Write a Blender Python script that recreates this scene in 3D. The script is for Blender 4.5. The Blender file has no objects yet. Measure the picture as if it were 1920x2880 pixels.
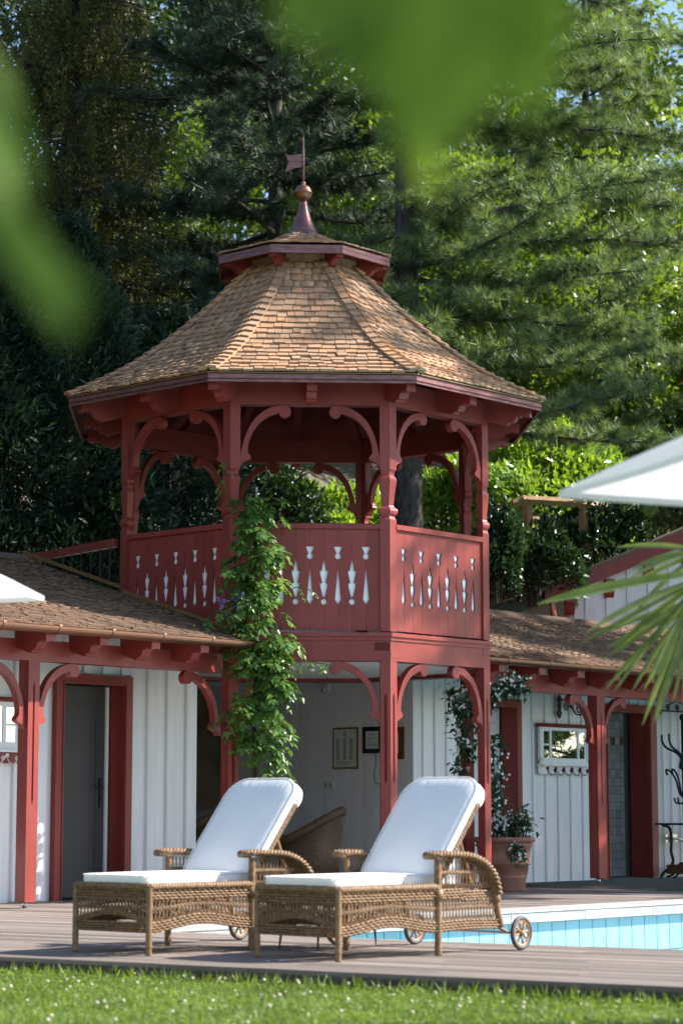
import bpy, math, random
import numpy as np
from mathutils import Vector, Matrix
random.seed(7); rng = np.random.default_rng(11)
rad = math.radians
scene = bpy.context.scene

# ------------------------------------------------------------------ camera
cam_d = bpy.data.cameras.new('camera'); cam = bpy.data.objects.new('camera', cam_d)
scene.collection.objects.link(cam); scene.camera = cam
cam.location = (0, 0, .88); cam.rotation_euler = (rad(90) + .133438, 0, 0)
cam_d.sensor_fit = 'VERTICAL'; cam_d.sensor_height = 36; cam_d.sensor_width = 24
cam_d.lens = 6270.8 / 2880 * 36
cam_d.clip_start = .05; cam_d.clip_end = 2000
cam_d.dof.use_dof = True; cam_d.dof.focus_distance = 23.4; cam_d.dof.aperture_fstop = 2.8

# ------------------------------------------------------------------ light
SUN_AZ, SUN_EL = rad(8), rad(38.5)          # azimuth counted from +X towards +Y
sdir = Vector((math.cos(SUN_AZ) * math.cos(SUN_EL), math.sin(SUN_AZ) * math.cos(SUN_EL), math.sin(SUN_EL)))
world = bpy.data.worlds.new('World'); scene.world = world; world.use_nodes = True
nt = world.node_tree; bg = nt.nodes['Background']
sky = nt.nodes.new('ShaderNodeTexSky'); sky.sky_type = 'NISHITA'; sky.sun_disc = False
sky.sun_elevation = SUN_EL; sky.sun_rotation = math.atan2(sdir.x, sdir.y)
sky.air_density = 1.0; sky.dust_density = .4; sky.ozone_density = 2.0
nt.links.new(sky.outputs[0], bg.inputs[0]); bg.inputs[1].default_value = .105
sl = bpy.data.lights.new('sun', 'SUN'); sl.energy = 5.0; sl.angle = rad(.53); sl.color = (1, .955, .89)
so = bpy.data.objects.new('sun', sl); scene.collection.objects.link(so)
so.rotation_euler = (-sdir).to_track_quat('-Z', 'Y').to_euler()
scene.view_settings.view_transform = 'Standard'; scene.view_settings.look = 'None'
scene.view_settings.exposure = 1.38; scene.view_settings.gamma = 1; scene.view_settings.use_curve_mapping = False
scene.cycles.max_bounces = 6; scene.cycles.diffuse_bounces = 3; scene.cycles.glossy_bounces = 3
scene.cycles.adaptive_threshold = .02; scene.cycles.transmission_bounces = 4; scene.cycles.transparent_max_bounces = 6

# ------------------------------------------------------------------ helpers
COL = scene.collection
def link(o, parent=None):
    COL.objects.link(o)
    if parent is not None: o.parent = parent
    return o
def tag(o, label, cat, group=None):
    o['label'] = label; o['category'] = cat
    if group: o['group'] = group
    return o
def thing(name, label, cat, loc=(0, 0, 0), rz=0, group=None):
    o = bpy.data.objects.new(name, None); o.location = loc; o.rotation_euler = (0, 0, rz)
    o.empty_display_size = .2
    return tag(link(o), label, cat, group)
def kind(o, k): o['kind'] = k; return o
def copy_tree(o, parent=None):
    c = o.copy(); COL.objects.link(c); c.parent = parent
    for ch in list(o.children): copy_tree(ch, c)
    return c

class MB:
    def __init__(s): s.v = []; s.f = []
    def add(s, vs, fs):
        k = len(s.v); s.v += [tuple(p) for p in vs]; s.f += [tuple(i + k for i in q) for q in fs]; return s
    def box(s, x0, x1, y0, y1, z0, z1):
        return s.add([(x0,y0,z0),(x1,y0,z0),(x1,y1,z0),(x0,y1,z0),(x0,y0,z1),(x1,y0,z1),(x1,y1,z1),(x0,y1,z1)],
                     [(0,3,2,1),(4,5,6,7),(0,1,5,4),(1,2,6,5),(2,3,7,6),(3,0,4,7)])
    def bev(s, x0, x1, y0, y1, z0, z1, b=.006):
        # box with chamfered vertical edges
        pts = [(x0+b,y0),(x1-b,y0),(x1,y0+b),(x1,y1-b),(x1-b,y1),(x0+b,y1),(x0,y1-b),(x0,y0+b)]
        return s.prism(pts, z0, z1, 'xy')
    def prism(s, pts, a, b, plane='xz'):
        def m(p, h):
            if plane == 'xz': return (p[0], h, p[1])
            if plane == 'yz': return (h, p[0], p[1])
            return (p[0], p[1], h)
        n = len(pts)
        vs = [m(p, a) for p in pts] + [m(p, b) for p in pts]
        fs = [tuple(range(n))[::-1], tuple(range(n, 2*n))] + [(i, (i+1) % n, n + (i+1) % n, n + i) for i in range(n)]
        return s.add(vs, fs)
    def loft(s, secs, caps=True):
        n = len(secs[0]); vs = [p for q in secs for p in q]; fs = []
        for k in range(len(secs)-1):
            for i in range(n): fs.append((k*n+i, k*n+(i+1) % n, (k+1)*n+(i+1) % n, (k+1)*n+i))
        if caps: fs += [tuple(range(n))[::-1], tuple((len(secs)-1)*n+i for i in range(n))]
        return s.add(vs, fs)
    def tube(s, path, r, n=6, caps=True, flat=1.0, up=(0,0,1)):
        P = [Vector(p) for p in path]; m = len(P); secs = []
        upv = Vector(up); pu = None
        for i, p in enumerate(P):
            d = (P[min(i+1, m-1)] - P[max(i-1, 0)])
            d = d.normalized() if d.length > 1e-9 else Vector((0,0,1))
            if pu is None:
                a = upv - d * upv.dot(d)
                if a.length < .05: a = Vector((1,0,0)) - d * d.x
                if a.length < .05: a = Vector((0,1,0)) - d * d.y
            else: a = pu - d * pu.dot(d)
            a.normalize(); pu = a; b = d.cross(a)
            rr = r[i] if hasattr(r, '__len__') else r
            secs.append([p + a*(math.sin(2*math.pi*k/n)*rr*flat) + b*(math.cos(2*math.pi*k/n)*rr) for k in range(n)])
        return s.loft(secs, caps)
    def lathe(s, prof, n=24, c=(0,0,0), caps=True):
        secs = [[(c[0]+r*math.cos(2*math.pi*k/n), c[1]+r*math.sin(2*math.pi*k/n), c[2]+z) for k in range(n)] for r, z in prof]
        return s.loft(secs, caps)
    def torus(s, c, axis, R_, r_, n=28, m=8):
        ax = Vector(axis).normalized(); a = ax.orthogonal().normalized(); b = ax.cross(a); c = Vector(c); vs = []; fs = []
        for i in range(n):
            t = 2*math.pi*i/n; e = a*math.cos(t) + b*math.sin(t)
            for j in range(m):
                q = 2*math.pi*j/m; vs.append(c + e*(R_ + r_*math.cos(q)) + ax*(r_*math.sin(q)))
        for i in range(n):
            for j in range(m): fs.append((i*m+j, ((i+1) % n)*m+j, ((i+1) % n)*m+(j+1) % m, i*m+(j+1) % m))
        return s.add(vs, fs)
    def xf(s, M): s.v = [tuple(M @ Vector(p)) for p in s.v]; return s
    def mesh(s, name, mat, smooth=False):
        me = bpy.data.meshes.new(name); me.from_pydata(s.v, [], s.f); me.update()
        if mat: me.materials.append(mat)
        if smooth: me.polygons.foreach_set('use_smooth', [True]*len(me.polygons))
        return me
    def build(s, name, mat, parent=None, smooth=False):
        return link(bpy.data.objects.new(name, s.mesh(name, mat, smooth)), parent)

def npmesh(name, V, F, mat, attr=None, smooth=False):
    V = np.ascontiguousarray(V, dtype=np.float32); F = np.ascontiguousarray(F, dtype=np.int32)
    me = bpy.data.meshes.new(name); k = F.shape[1]
    me.vertices.add(len(V)); me.vertices.foreach_set('co', V.ravel())
    me.loops.add(F.size); me.loops.foreach_set('vertex_index', F.ravel())
    me.polygons.add(len(F)); me.polygons.foreach_set('loop_start', np.arange(0, F.size, k, dtype=np.int32))
    if smooth: me.polygons.foreach_set('use_smooth', np.ones(len(F), dtype=bool))
    me.update(calc_edges=True)
    if attr is not None:
        a = me.attributes.new('v', 'FLOAT', 'POINT'); a.data.foreach_set('value', np.ascontiguousarray(attr, dtype=np.float32))
    if mat: me.materials.append(mat)
    return me
def npobj(name, V, F, mat, parent=None, attr=None, smooth=False):
    return link(bpy.data.objects.new(name, npmesh(name, V, F, mat, attr, smooth)), parent)
def put(name, me, parent, M):
    o = bpy.data.objects.new(name, me); COL.objects.link(o); o.parent = parent; o.matrix_local = M; return o

def spline(pts, per=6, closed=False):
    P = [np.array(p, float) for p in pts]; n = len(P); out = []
    rngi = range(n) if closed else range(n-1)
    for i in rngi:
        if closed: a, b, c, d = P[(i-1) % n], P[i], P[(i+1) % n], P[(i+2) % n]
        else: a, b, c, d = P[max(i-1,0)], P[i], P[i+1], P[min(i+2,n-1)]
        for k in range(per):
            t = k/per
            out.append(.5*((2*b) + (-a+c)*t + (2*a-5*b+4*c-d)*t*t + (-a+3*b-3*c+d)*t**3))
    if not closed: out.append(P[-1])
    return [tuple(p) for p in out]

# ------------------------------------------------------------------ materials
def lin(r, g, b): return (r, g, b, 1)
def mat(name, col, rough=.5, metal=0, col2=None, var=.12, ns=5, st=(1,1,1), bump=0, bs=60, bst=None, rnd=0, isl=0,
        spec=.5, transl=0, tcol=None, attr=0, ramp=None, coat=0, detail=6):
    m = bpy.data.materials.new(name); m.use_nodes = True; t = m.node_tree; N = t.nodes; L = t.links
    p = N['Principled BSDF']; p.inputs['Roughness'].default_value = rough; p.inputs['Metallic'].default_value = metal
    p.inputs['Specular IOR Level'].default_value = spec; p.inputs['Coat Weight'].default_value = coat
    tc = N.new('ShaderNodeTexCoord'); mp = N.new('ShaderNodeMapping'); mp.inputs['Scale'].default_value = st
    L.new(tc.outputs['Object'], mp.inputs[0])
    nz = N.new('ShaderNodeTexNoise'); nz.inputs['Scale'].default_value = ns; nz.inputs['Detail'].default_value = detail
    nz.inputs['Roughness'].default_value = .6
    c1 = tuple(x*(1-var) for x in col[:3]) + (1,); c2 = (tuple(col2) + (1,))[:4] if col2 else tuple(x*(1+var) for x in col[:3]) + (1,)
    mx = N.new('ShaderNodeMix'); mx.data_type = 'RGBA'; mx.inputs[6].default_value = c1; mx.inputs[7].default_value = c2
    rm = N.new('ShaderNodeMapRange'); rm.inputs[1].default_value = .3; rm.inputs[2].default_value = .7
    L.new(nz.outputs[0], rm.inputs[0]); L.new(rm.outputs[0], mx.inputs[0])
    out = mx.outputs[2]
    oi = N.new('ShaderNodeObjectInfo'); ge = N.new('ShaderNodeNewGeometry')
    if rnd or isl:
        # shift the noise field from piece to piece
        ad = N.new('ShaderNodeVectorMath'); ad.operation = 'ADD'; sc = N.new('ShaderNodeVectorMath'); sc.operation = 'SCALE'
        sm = N.new('ShaderNodeMath'); sm.operation = 'ADD'; L.new(oi.outputs['Random'], sm.inputs[0]); L.new(ge.outputs['Random Per Island'], sm.inputs[1])
        fr = N.new('ShaderNodeMath'); fr.operation = 'FRACT'; L.new(sm.outputs[0], fr.inputs[0])
        cb = N.new('ShaderNodeCombineXYZ')
        for i in range(3): L.new(fr.outputs[0], cb.inputs[i])
        sc.inputs['Scale'].default_value = 37; L.new(cb.outputs[0], sc.inputs[0]); L.new(mp.outputs[0], ad.inputs[0]); L.new(sc.outputs[0], ad.inputs[1])
        L.new(ad.outputs[0], nz.inputs['Vector'])
        if ramp:
            cr = N.new('ShaderNodeValToRGB'); e = cr.color_ramp.elements
            while len(e) < len(ramp): e.new(.5)
            for k, (pos, c) in enumerate(ramp): e[k].position = pos; e[k].color = tuple(c) + (1,)
            L.new(fr.outputs[0], cr.inputs[0])
            mu = N.new('ShaderNodeMix'); mu.data_type = 'RGBA'; mu.blend_type = 'MULTIPLY'; mu.inputs[0].default_value = 1
            L.new(out, mu.inputs[6]); L.new(cr.outputs[0], mu.inputs[7]); out = mu.outputs[2]
        else:
            hs = N.new('ShaderNodeHueSaturation'); mr = N.new('ShaderNodeMapRange')
            k = max(rnd, isl); mr.inputs[3].default_value = 1-k; mr.inputs[4].default_value = 1+k
            L.new(fr.outputs[0], mr.inputs[0]); L.new(mr.outputs[0], hs.inputs['Value']); L.new(out, hs.inputs['Color']); out = hs.outputs[0]
    else: L.new(mp.outputs[0], nz.inputs['Vector'])
    if attr:
        at = N.new('ShaderNodeAttribute'); at.attribute_name = 'v'
        hs = N.new('ShaderNodeHueSaturation'); mr = N.new('ShaderNodeMapRange')
        mr.inputs[3].default_value = 1-attr; mr.inputs[4].default_value = 1+attr
        L.new(at.outputs['Fac'], mr.inputs[0]); L.new(mr.outputs[0], hs.inputs['Value'])
        mh = N.new('ShaderNodeMapRange'); mh.inputs[3].default_value = .5+.035*attr; mh.inputs[4].default_value = .5-.035*attr
        L.new(at.outputs['Fac'], mh.inputs[0]); L.new(mh.outputs[0], hs.inputs['Hue'])
        L.new(out, hs.inputs['Color']); out = hs.outputs[0]
    L.new(out, p.inputs['Base Color'])
    if bump:
        b = N.new('ShaderNodeBump'); b.inputs['Strength'].default_value = bump; b.inputs['Distance'].default_value = .01
        n2 = N.new('ShaderNodeTexNoise'); n2.inputs['Scale'].default_value = bs; n2.inputs['Detail'].default_value = 4
        m2 = N.new('ShaderNodeMapping'); m2.inputs['Scale'].default_value = bst or st; L.new(tc.outputs['Object'], m2.inputs[0]); L.new(m2.outputs[0], n2.inputs['Vector'])
        L.new(n2.outputs[0], b.inputs['Height']); L.new(b.outputs[0], p.inputs['Normal'])
    if transl:
        tr = N.new('ShaderNodeBsdfTranslucent'); ms = N.new('ShaderNodeMixShader'); ms.inputs[0].default_value = transl
        g = N.new('ShaderNodeMix'); g.data_type = 'RGBA'; g.blend_type = 'MULTIPLY'; g.inputs[0].default_value = 1
        g.inputs[7].default_value = tuple(tcol or (1.6, 1.5, .7)) + (1,); L.new(out, g.inputs[6]); L.new(g.outputs[2], tr.inputs[0])
        L.new(p.outputs[0], ms.inputs[1]); L.new(tr.outputs[0], ms.inputs[2]); L.new(ms.outputs[0], N['Material Output'].inputs[0])
    return m

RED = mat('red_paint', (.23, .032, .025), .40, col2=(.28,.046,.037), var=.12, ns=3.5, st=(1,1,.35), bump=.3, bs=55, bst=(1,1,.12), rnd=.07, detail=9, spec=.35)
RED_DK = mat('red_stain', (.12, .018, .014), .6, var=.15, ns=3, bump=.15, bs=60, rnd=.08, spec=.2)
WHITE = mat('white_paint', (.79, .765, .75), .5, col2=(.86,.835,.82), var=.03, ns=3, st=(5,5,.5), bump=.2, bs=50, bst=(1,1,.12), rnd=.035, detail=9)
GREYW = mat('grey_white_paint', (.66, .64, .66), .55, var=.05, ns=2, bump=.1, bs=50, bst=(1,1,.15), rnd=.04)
OFFW = mat('backing_white', (.88, .88, .89), .6, var=.03)
SH_RAMP = [(0, (.68,.60,.54)), (.15, (.88,.80,.72)), (.4, (1.1,.98,.86)), (.6, (1.15,.90,.68)), (.8, (.85,.75,.67)), (1, (1.2,1.1,1.0))]
SHING = mat('cedar_shingle', (.32,.205,.135), .75, col2=(.54,.38,.26), var=.1, ns=3.2, st=(7,.7,1), bump=.5, bs=6, bst=(9,.5,1), rnd=1, ramp=SH_RAMP, spec=.25)
SHINGJ = mat('cedar_shingle_far', (.32,.205,.135), .75, col2=(.54,.38,.26), var=.1, ns=14, bump=.4, bs=60, isl=1, ramp=SH_RAMP, spec=.25)
WRAMP = [(0, (.62,.58,.56)), (.3, (.95,.9,.86)), (.6, (1.15,1,.88)), (.8, (.8,.76,.74)), (1, (1.2,1.12,1.02))]
WSH = mat('weathered_shingle', (.14,.094,.066), .85, col2=(.235,.165,.118), var=.15, ns=3.2, st=(6,.7,1), bump=.5, bs=6, bst=(9,.5,1), rnd=1, ramp=WRAMP, spec=.2)
WSHJ = mat('weathered_shingle_far', (.14,.094,.066), .85, col2=(.235,.165,.118), var=.15, ns=14, bump=.4, bs=60, isl=1, ramp=WRAMP, spec=.2)
COPPER = mat('copper', (.42,.19,.105), .36, .95, col2=(.30,.15,.11), var=.1, ns=7, bump=.1, bs=30)
COPPER_P = mat('patinated_copper', (.20,.085,.075), .42, .75, col2=(.29,.15,.145), var=.2, ns=9, st=(1,1,4), bump=.08, bs=25)
BRASSY = mat('edge_board', (.20,.10,.028), .6, var=.25, ns=8)
IRON = mat('wrought_iron', (.018,.018,.02), .5, .3, var=.2)
STEEL = mat('steel', (.55,.55,.57), .3, .9, var=.1)
DECKM = mat('deck_board', (.14,.106,.086), .8, col2=(.30,.25,.217), var=.2, ns=3, st=(.6,14,1), bump=.5, bs=8, bst=(.5,60,1), rnd=.32, spec=.25)
EDGEW = mat('shaded_edge_board', (.060,.044,.036), .85, col2=(.10,.078,.066), var=.2, ns=3, st=(1,1,8), bump=.4, bs=20)  # brown wood, darkened to carry the shade on the deck's front edge
COPING = mat('coping', (.30,.285,.265), .75, col2=(.44,.425,.405), var=.15, ns=4, st=(.6,6,6), bump=.35, bs=30, rnd=.12)
TILE = mat('pool_tile', (.20,.40,.48), .25, var=.07, ns=3, rnd=.06)
TILE_G = mat('shower_tile', (.20,.21,.20), .3, var=.15, ns=6, rnd=.22)
GROUT = mat('grout', (.05,.05,.05), .9)
GROUTB = mat('pool_grout', (.10,.25,.3), .8)
WICK = mat('wicker', (.15,.082,.036), .5, col2=(.29,.175,.09), var=.15, ns=28, bump=.25, bs=180, isl=.0, spec=.4)
WICKD = mat('dark_wicker', (.075,.042,.023), .6, col2=(.13,.08,.045), var=.2, ns=40, bump=1.0, bs=70, spec=.3)
CLOTH = mat('white_canvas', (.90,.86,.81), .85, var=.012, ns=4, bump=.5, bs=5, bst=(1.2,4.5,1.5), spec=.2)
UMB = mat('umbrella_canvas', (.84,.84,.83), .85, var=.02, transl=.5, tcol=(1,1,1))
RUBBER = mat('rubber', (.05,.045,.05), .6)
WHEELW = mat('wheel_wood', (.34,.18,.075), .5, var=.2, ns=12)
TERRA = mat('terracotta', (.21,.085,.052), .75, col2=(.33,.165,.115), var=.15, ns=5, bump=.3, bs=40)
SOIL = mat('soil', (.045,.032,.022), .95, var=.3, ns=20, bump=.5)
GOLD = mat('gilt_frame', (.30,.18,.055), .35, .5, var=.2, ns=10)
BLACKF = mat('black_frame', (.012,.012,.011), .4)
PAPER = mat('paper', (.50,.54,.47), .5, var=.03)
INK = mat('ink', (.10,.11,.10), .8)
BROWNW = mat('brown_wood', (.11,.05,.018), .5, var=.25, ns=8, st=(6,6,1))
PLASTIC = mat('plastic_white', (.62,.62,.6), .35, var=.02)
BARK = mat('pine_bark', (.014,.011,.010), .95, col2=(.095,.078,.068), var=.2, ns=7, st=(3.2,3.2,.9), bump=1.0, bs=8, bst=(3.5,3.5,.8), detail=9)
TWIG = mat('twig', (.06,.045,.035), .9, var=.3, ns=9)
FENCEW = mat('fence_wood', (.30,.17,.065), .7, col2=(.42,.27,.13), var=.2, ns=5, st=(4,4,.6))
DOORG = mat('grey_door', (.055,.050,.049), .55, var=.08, ns=3)
PINE = mat('pine_needles', (.112,.165,.064), .45, var=.3, ns=.9, attr=.5, transl=.28, tcol=(1.9,1.8,.7), spec=.4)
PINE_SHADE = mat('shaded_pine_needles', (.030,.055,.028), .5, var=.25, ns=.9, attr=.5, transl=.12, spec=.3)  # needle colour darkened to stand for the crown's shaded side
SPRUCE = mat('spruce_needles', (.060,.078,.020), .6, col2=(.105,.105,.030), var=.3, ns=1.5, attr=.5, transl=.25, spec=.2)
CYP = mat('cypress_foliage', (.018,.042,.022), .6, var=.3, ns=1.5, attr=.5, transl=.15, spec=.3)
LEAF = mat('broad_leaf', (.085,.155,.024), .4, col2=(.14,.20,.03), var=.2, ns=.8, attr=.4, transl=.4, tcol=(1.9,1.8,.6))
LAUREL = mat('laurel_leaf', (.15,.245,.04), .25, var=.2, ns=1.5, attr=.4, transl=.33, tcol=(2.0,1.9,.6))
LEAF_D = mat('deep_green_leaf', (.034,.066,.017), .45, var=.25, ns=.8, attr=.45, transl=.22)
DKLEAF = mat('dark_leaf', (.024,.055,.018), .38, var=.3, ns=2, attr=.5, transl=.2)
WIST = mat('wisteria_leaf', (.085,.165,.032), .36, var=.2, ns=4, attr=.45, transl=.3, tcol=(1.7,1.6,.6))
JASL = mat('jasmine_leaf', (.026,.065,.024), .32, var=.2, ns=6, attr=.4, transl=.15)
PETW = mat('white_petal', (.82,.82,.78), .6, transl=.2, tcol=(1,1,1))
PETP = mat('wisteria_petal', (.30,.24,.52), .6, var=.2, transl=.3, tcol=(1,1,1.1))
CLOV = mat('clover_flower', (.50,.44,.31), .8, var=.15, ns=30)
GRASSM = mat('grass_blade', (.125,.205,.030), .5, col2=(.185,.265,.055), var=.2, ns=1.6, attr=.4, transl=.35, tcol=(1.6,1.5,.5))
LAWNM = mat('lawn_soil', (.045,.075,.018), .9, var=.3, ns=12, bump=.6, bs=40)
EARTH = mat('hill_earth', (.06,.05,.032), .95, col2=(.15,.12,.075), var=.3, ns=1.3, bump=.8, bs=10, detail=8)
FGL = mat('foreground_leaf', (.085,.155,.028), .7, spec=.15, col2=(.20,.29,.07), var=.15, ns=22, transl=.6, tcol=(2.0,1.9,.8))
PALM = mat('palm_leaf', (.115,.185,.05), .35, col2=(.22,.27,.095), var=.2, ns=9, transl=.35, tcol=(1.5,1.4,.7))
ORL = mat('orange_leaf', (.48,.16,.02), .5, attr=.3, transl=.4, tcol=(1.4,1.2,.5))
MIRROR = mat('mirror_glass', (.85,.87,.86), .02, 1, var=.0)
def water_mat():
    m = bpy.data.materials.new('pool_water'); m.use_nodes = True; t = m.node_tree; p = t.nodes['Principled BSDF']
    p.inputs['Base Color'].default_value = (.16,.52,.62,1); p.inputs['Roughness'].default_value = .03; p.inputs['IOR'].default_value = 1.33
    n = t.nodes.new('ShaderNodeTexNoise'); n.inputs['Scale'].default_value = 3.2; n.inputs['Detail'].default_value = 3
    tc = t.nodes.new('ShaderNodeTexCoord'); t.links.new(tc.outputs['Object'], n.inputs['Vector'])
    b = t.nodes.new('ShaderNodeBump'); b.inputs['Strength'].default_value = .35; b.inputs['Distance'].default_value = .05
    t.links.new(n.outputs[0], b.inputs['Height']); t.links.new(b.outputs[0], p.inputs['Normal']); return m
WATER = water_mat()

# ------------------------------------------------------------------ site frame: t along the pool house, n out of it
OX, OY = -1.14, 22.6; UX, UY = .6658, .7461; WROT = math.atan2(UY, UX)
def W(t, n, z=0): return Vector((OX + t*UX + n*UY, OY + t*UY - n*UX, z))
CX, CY, ROT = -.4338, 24.6232, .05685
SIDE = 1.640; RC = SIDE / (2*math.sin(math.pi/8)); AP = RC*math.cos(math.pi/8)
# ================================================================== SETTING
def grid_obj(name, fx, nu, nv, material, smooth=True):
    V = []; F = []
    for j in range(nv+1):
        for i in range(nu+1): V.append(fx(i/nu, j/nv))
    for j in range(nv):
        for i in range(nu):
            a = j*(nu+1)+i; F.append((a, a+1, a+nu+2, a+nu+1))
    return npobj(name, np.array(V), np.array(F), material, None, None, smooth)

# deck frame: e1 along the lawn edge, e2 towards the house
D1 = (.172, .985); D2 = (.985, -.172)     # (t, n) components
def DK(a, b): return (-7.138 + a*D1[0] + b*D2[0], 5.099 + a*D1[1] + b*D2[1])
def deckpt(a, b, z): t, n = DK(a, b); return W(t, n, z)

# lawn: one sheet from behind the camera to the horizon side
kind(grid_obj('lawn', lambda u, v: tuple(deckpt(-70 + 140*u, -.01 - 70*v, -.10)), 12, 12, LAWNM), 'structure')

# hillside behind the pool house
def hill_z(t, n):
    d = -n - 4.6
    z = 2.75 + max(0, d)*.40 + (.22*math.sin(t*.7) + .18*math.sin(n*1.3 + t*.4))*min(1, max(0, d)/2)
    if d < 0: z = 2.75 + d*3.0
    return max(z, -.3)
def hill_pt(u, v):
    t = -45 + 150*u; d = 4.0 + (v**2.2)*150
    return tuple(W(t, -d, hill_z(t, -d)))
kind(grid_obj('hillside', hill_pt, 90, 60, EARTH), 'structure')
sub = kind(grid_obj('ground', lambda u, v: (-90 + 180*u, 6 + 130*v, -1.6), 4, 4, EARTH), 'structure')

# ---- timber pool deck: planks, each its own piece
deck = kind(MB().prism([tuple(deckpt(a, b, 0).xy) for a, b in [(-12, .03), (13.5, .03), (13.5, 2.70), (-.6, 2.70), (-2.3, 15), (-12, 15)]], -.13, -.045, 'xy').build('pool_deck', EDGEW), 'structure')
pk = MB().prism([(-.068, -.028), (-.068, -.003), (-.064, 0), (.064, 0), (.068, -.003), (.068, -.028)], 0, 1, 'yz').mesh('plank', DECKM)
PW = .1485
ang1 = math.atan2((deckpt(1,0,0)-deckpt(0,0,0)).y, (deckpt(1,0,0)-deckpt(0,0,0)).x)
def plank_run(a0, a1, i, z=0.0):
    b = (i+.5)*PW
    M = Matrix.Translation(deckpt(a0, b, z + random.uniform(-.0015, .0015))) @ Matrix.Rotation(ang1, 4, 'Z') @ Matrix.Diagonal((a1-a0, 1, 1, 1))
    put('plank', pk, deck, M)
for i in range(19):
    cuts = [-12, -7.5 + (i*1.37) % 3.1, -3.2 + (i*2.11) % 2.9, 1.2 + (i*1.73) % 2.7, 5.0 + (i*.97) % 2.4, 9 + (i*1.31) % 2, 13.5]
    for k in range(6): plank_run(cuts[k]+.002, cuts[k+1]-.002, i)
for i in range(19, 84):
    b = (i+.5)*PW
    # stop at the pool coping: n = 3.30
    a1 = (3.28 - 5.099 + .172*b)/.985
    cut = a1 - 3.0 - (i*.83) % 2.2
    plank_run(-9, cut-.002, i); plank_run(cut+.002, a1, i)
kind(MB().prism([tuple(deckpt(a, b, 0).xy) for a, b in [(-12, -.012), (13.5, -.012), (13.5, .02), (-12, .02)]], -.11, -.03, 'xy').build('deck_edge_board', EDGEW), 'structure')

# ---- pool: basin, coping, tiles, water
POOLZ = -.45
pool = kind(MB().prism([tuple(W(t, n).xy) for t, n in [(-5, 3.0), (16, 3.0), (16, 16), (-5, 16)]], -1.5, -1.4, 'xy').build('swimming_pool', TILE), 'structure')
cop = MB().prism([(0, -.10), (0, -.022), (.008, -.020), (.008, -.014), (-.004, -.012), (-.004, -.004), (.002, .0), (.545, 0), (.55, -.004), (.55, -.10)], 0, 1, 'yz').mesh('coping_slab', COPING)
for k in range(18):
    M = Matrix.Translation(W(-4.75 + k*1.1, 3.83, .006)) @ Matrix.Rotation(WROT, 4, 'Z') @ Matrix.Diagonal((1.094, 1, 1, 1))
    put('coping_slab', cop, pool, M)
wallb = MB().box(-4.9, 16, -3.74, -3.5, -1.45, -.096)
wb = wallb.build('pool_wall', GROUTB, pool); wb.matrix_local = Matrix.Translation((OX, OY, 0)) @ Matrix.Rotation(WROT, 4, 'Z')
tl = MB().bev(.004, .206, -.012, 0, .004, .326, .002).mesh('pool_tile', TILE)
for r, z0 in enumerate((-.43, -.76, -1.09, -1.42)):
    for k in range(64 if r == 0 else 0):
        put('pool_tile', tl, pool, Matrix.Translation(W(-4.7 + k*.21, 3.742, z0)) @ Matrix.Rotation(WROT, 4, 'Z'))
lw = MB().box(-4.9, 16, -3.747, -3.741, -1.45, -.435).build('lower_pool_wall', TILE, pool)
lw.matrix_local = Matrix.Translation((OX, OY, 0)) @ Matrix.Rotation(WROT, 4, 'Z')
nb = MB().prism([tuple(deckpt(a, b, 0).xy) for a, b in [(-.7, 2.72), (13.5, 2.72), (13.5, 2.84), (-.7, 2.84)]], -1.45, -.005, 'xy').build('near_pool_edge', COPING, pool)
wt = kind(MB().prism([tuple(p.xy) for p in [deckpt(-1.2, 2.80, 0), deckpt(13.5, 2.80, 0), W(16, 14), W(16, 3.70), W(-4.9, 3.70)]], POOLZ-.01, POOLZ, 'xy').build('pool_water', WATER), 'structure')

# ================================================================== TOWER
tower = thing('octagonal_tower', 'red octagonal timber tower with cedar shingle roof and cut-out balcony panels', 'tower', (CX, CY, 0), ROT)
def FR_(k): return Matrix.Rotation(rad(45*k), 4, 'Z')
def corner(k, R_=RC, z=0): a = rad(-112.5+45*k); return (R_*math.cos(a), R_*math.sin(a), z)
def ring(mb, ro, ri, z0, z1):
    for k in range(8):
        a, b = corner(k, ro, z0), corner(k+1, ro, z0); c, d = corner(k+1, ri, z0), corner(k, ri, z0)
        up = lambda p: (p[0], p[1], z1)
        mb.add([a, b, c, d, up(a), up(b), up(c), up(d)], [(0,3,2,1), (4,5,6,7), (0,1,5,4), (2,3,7,6)])
    return mb
c8 = math.cos(math.pi/8)
# --- corner posts
def post_poly(w=.103, d=.095):
    P = Vector((RC, 0)); n1 = Vector((math.cos(rad(22.5)), math.sin(rad(22.5)))); n2 = Vector((n1.x, -n1.y))
    e1 = Vector((-n1.y, n1.x)); e2 = Vector((-n2.y, n2.x)) * -1
    Q = Vector((RC - d/c8, 0))
    return P, e1, e2, n1, n2, Q, w, d
P_, e1_, e2_, n1_, n2_, Q_, w_, d_ = post_poly()
cen = Vector((RC-.075, 0))
def post_sec(z, sc=1.0, g=0.0, gw=.016):
    pts = [P_, P_+e1_*(w_/2-gw), P_+e1_*(w_/2)-n1_*g, P_+e1_*(w_/2+gw), P_+e1_*w_, P_+e1_*w_-n1_*d_, Q_, P_+e2_*w_-n2_*d_, P_+e2_*w_,
           P_+e2_*(w_/2+gw), P_+e2_*(w_/2)-n2_*g, P_+e2_*(w_/2-gw)]
    return [tuple((cen+(p-cen)*sc)) + (z,) for p in pts]
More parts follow.
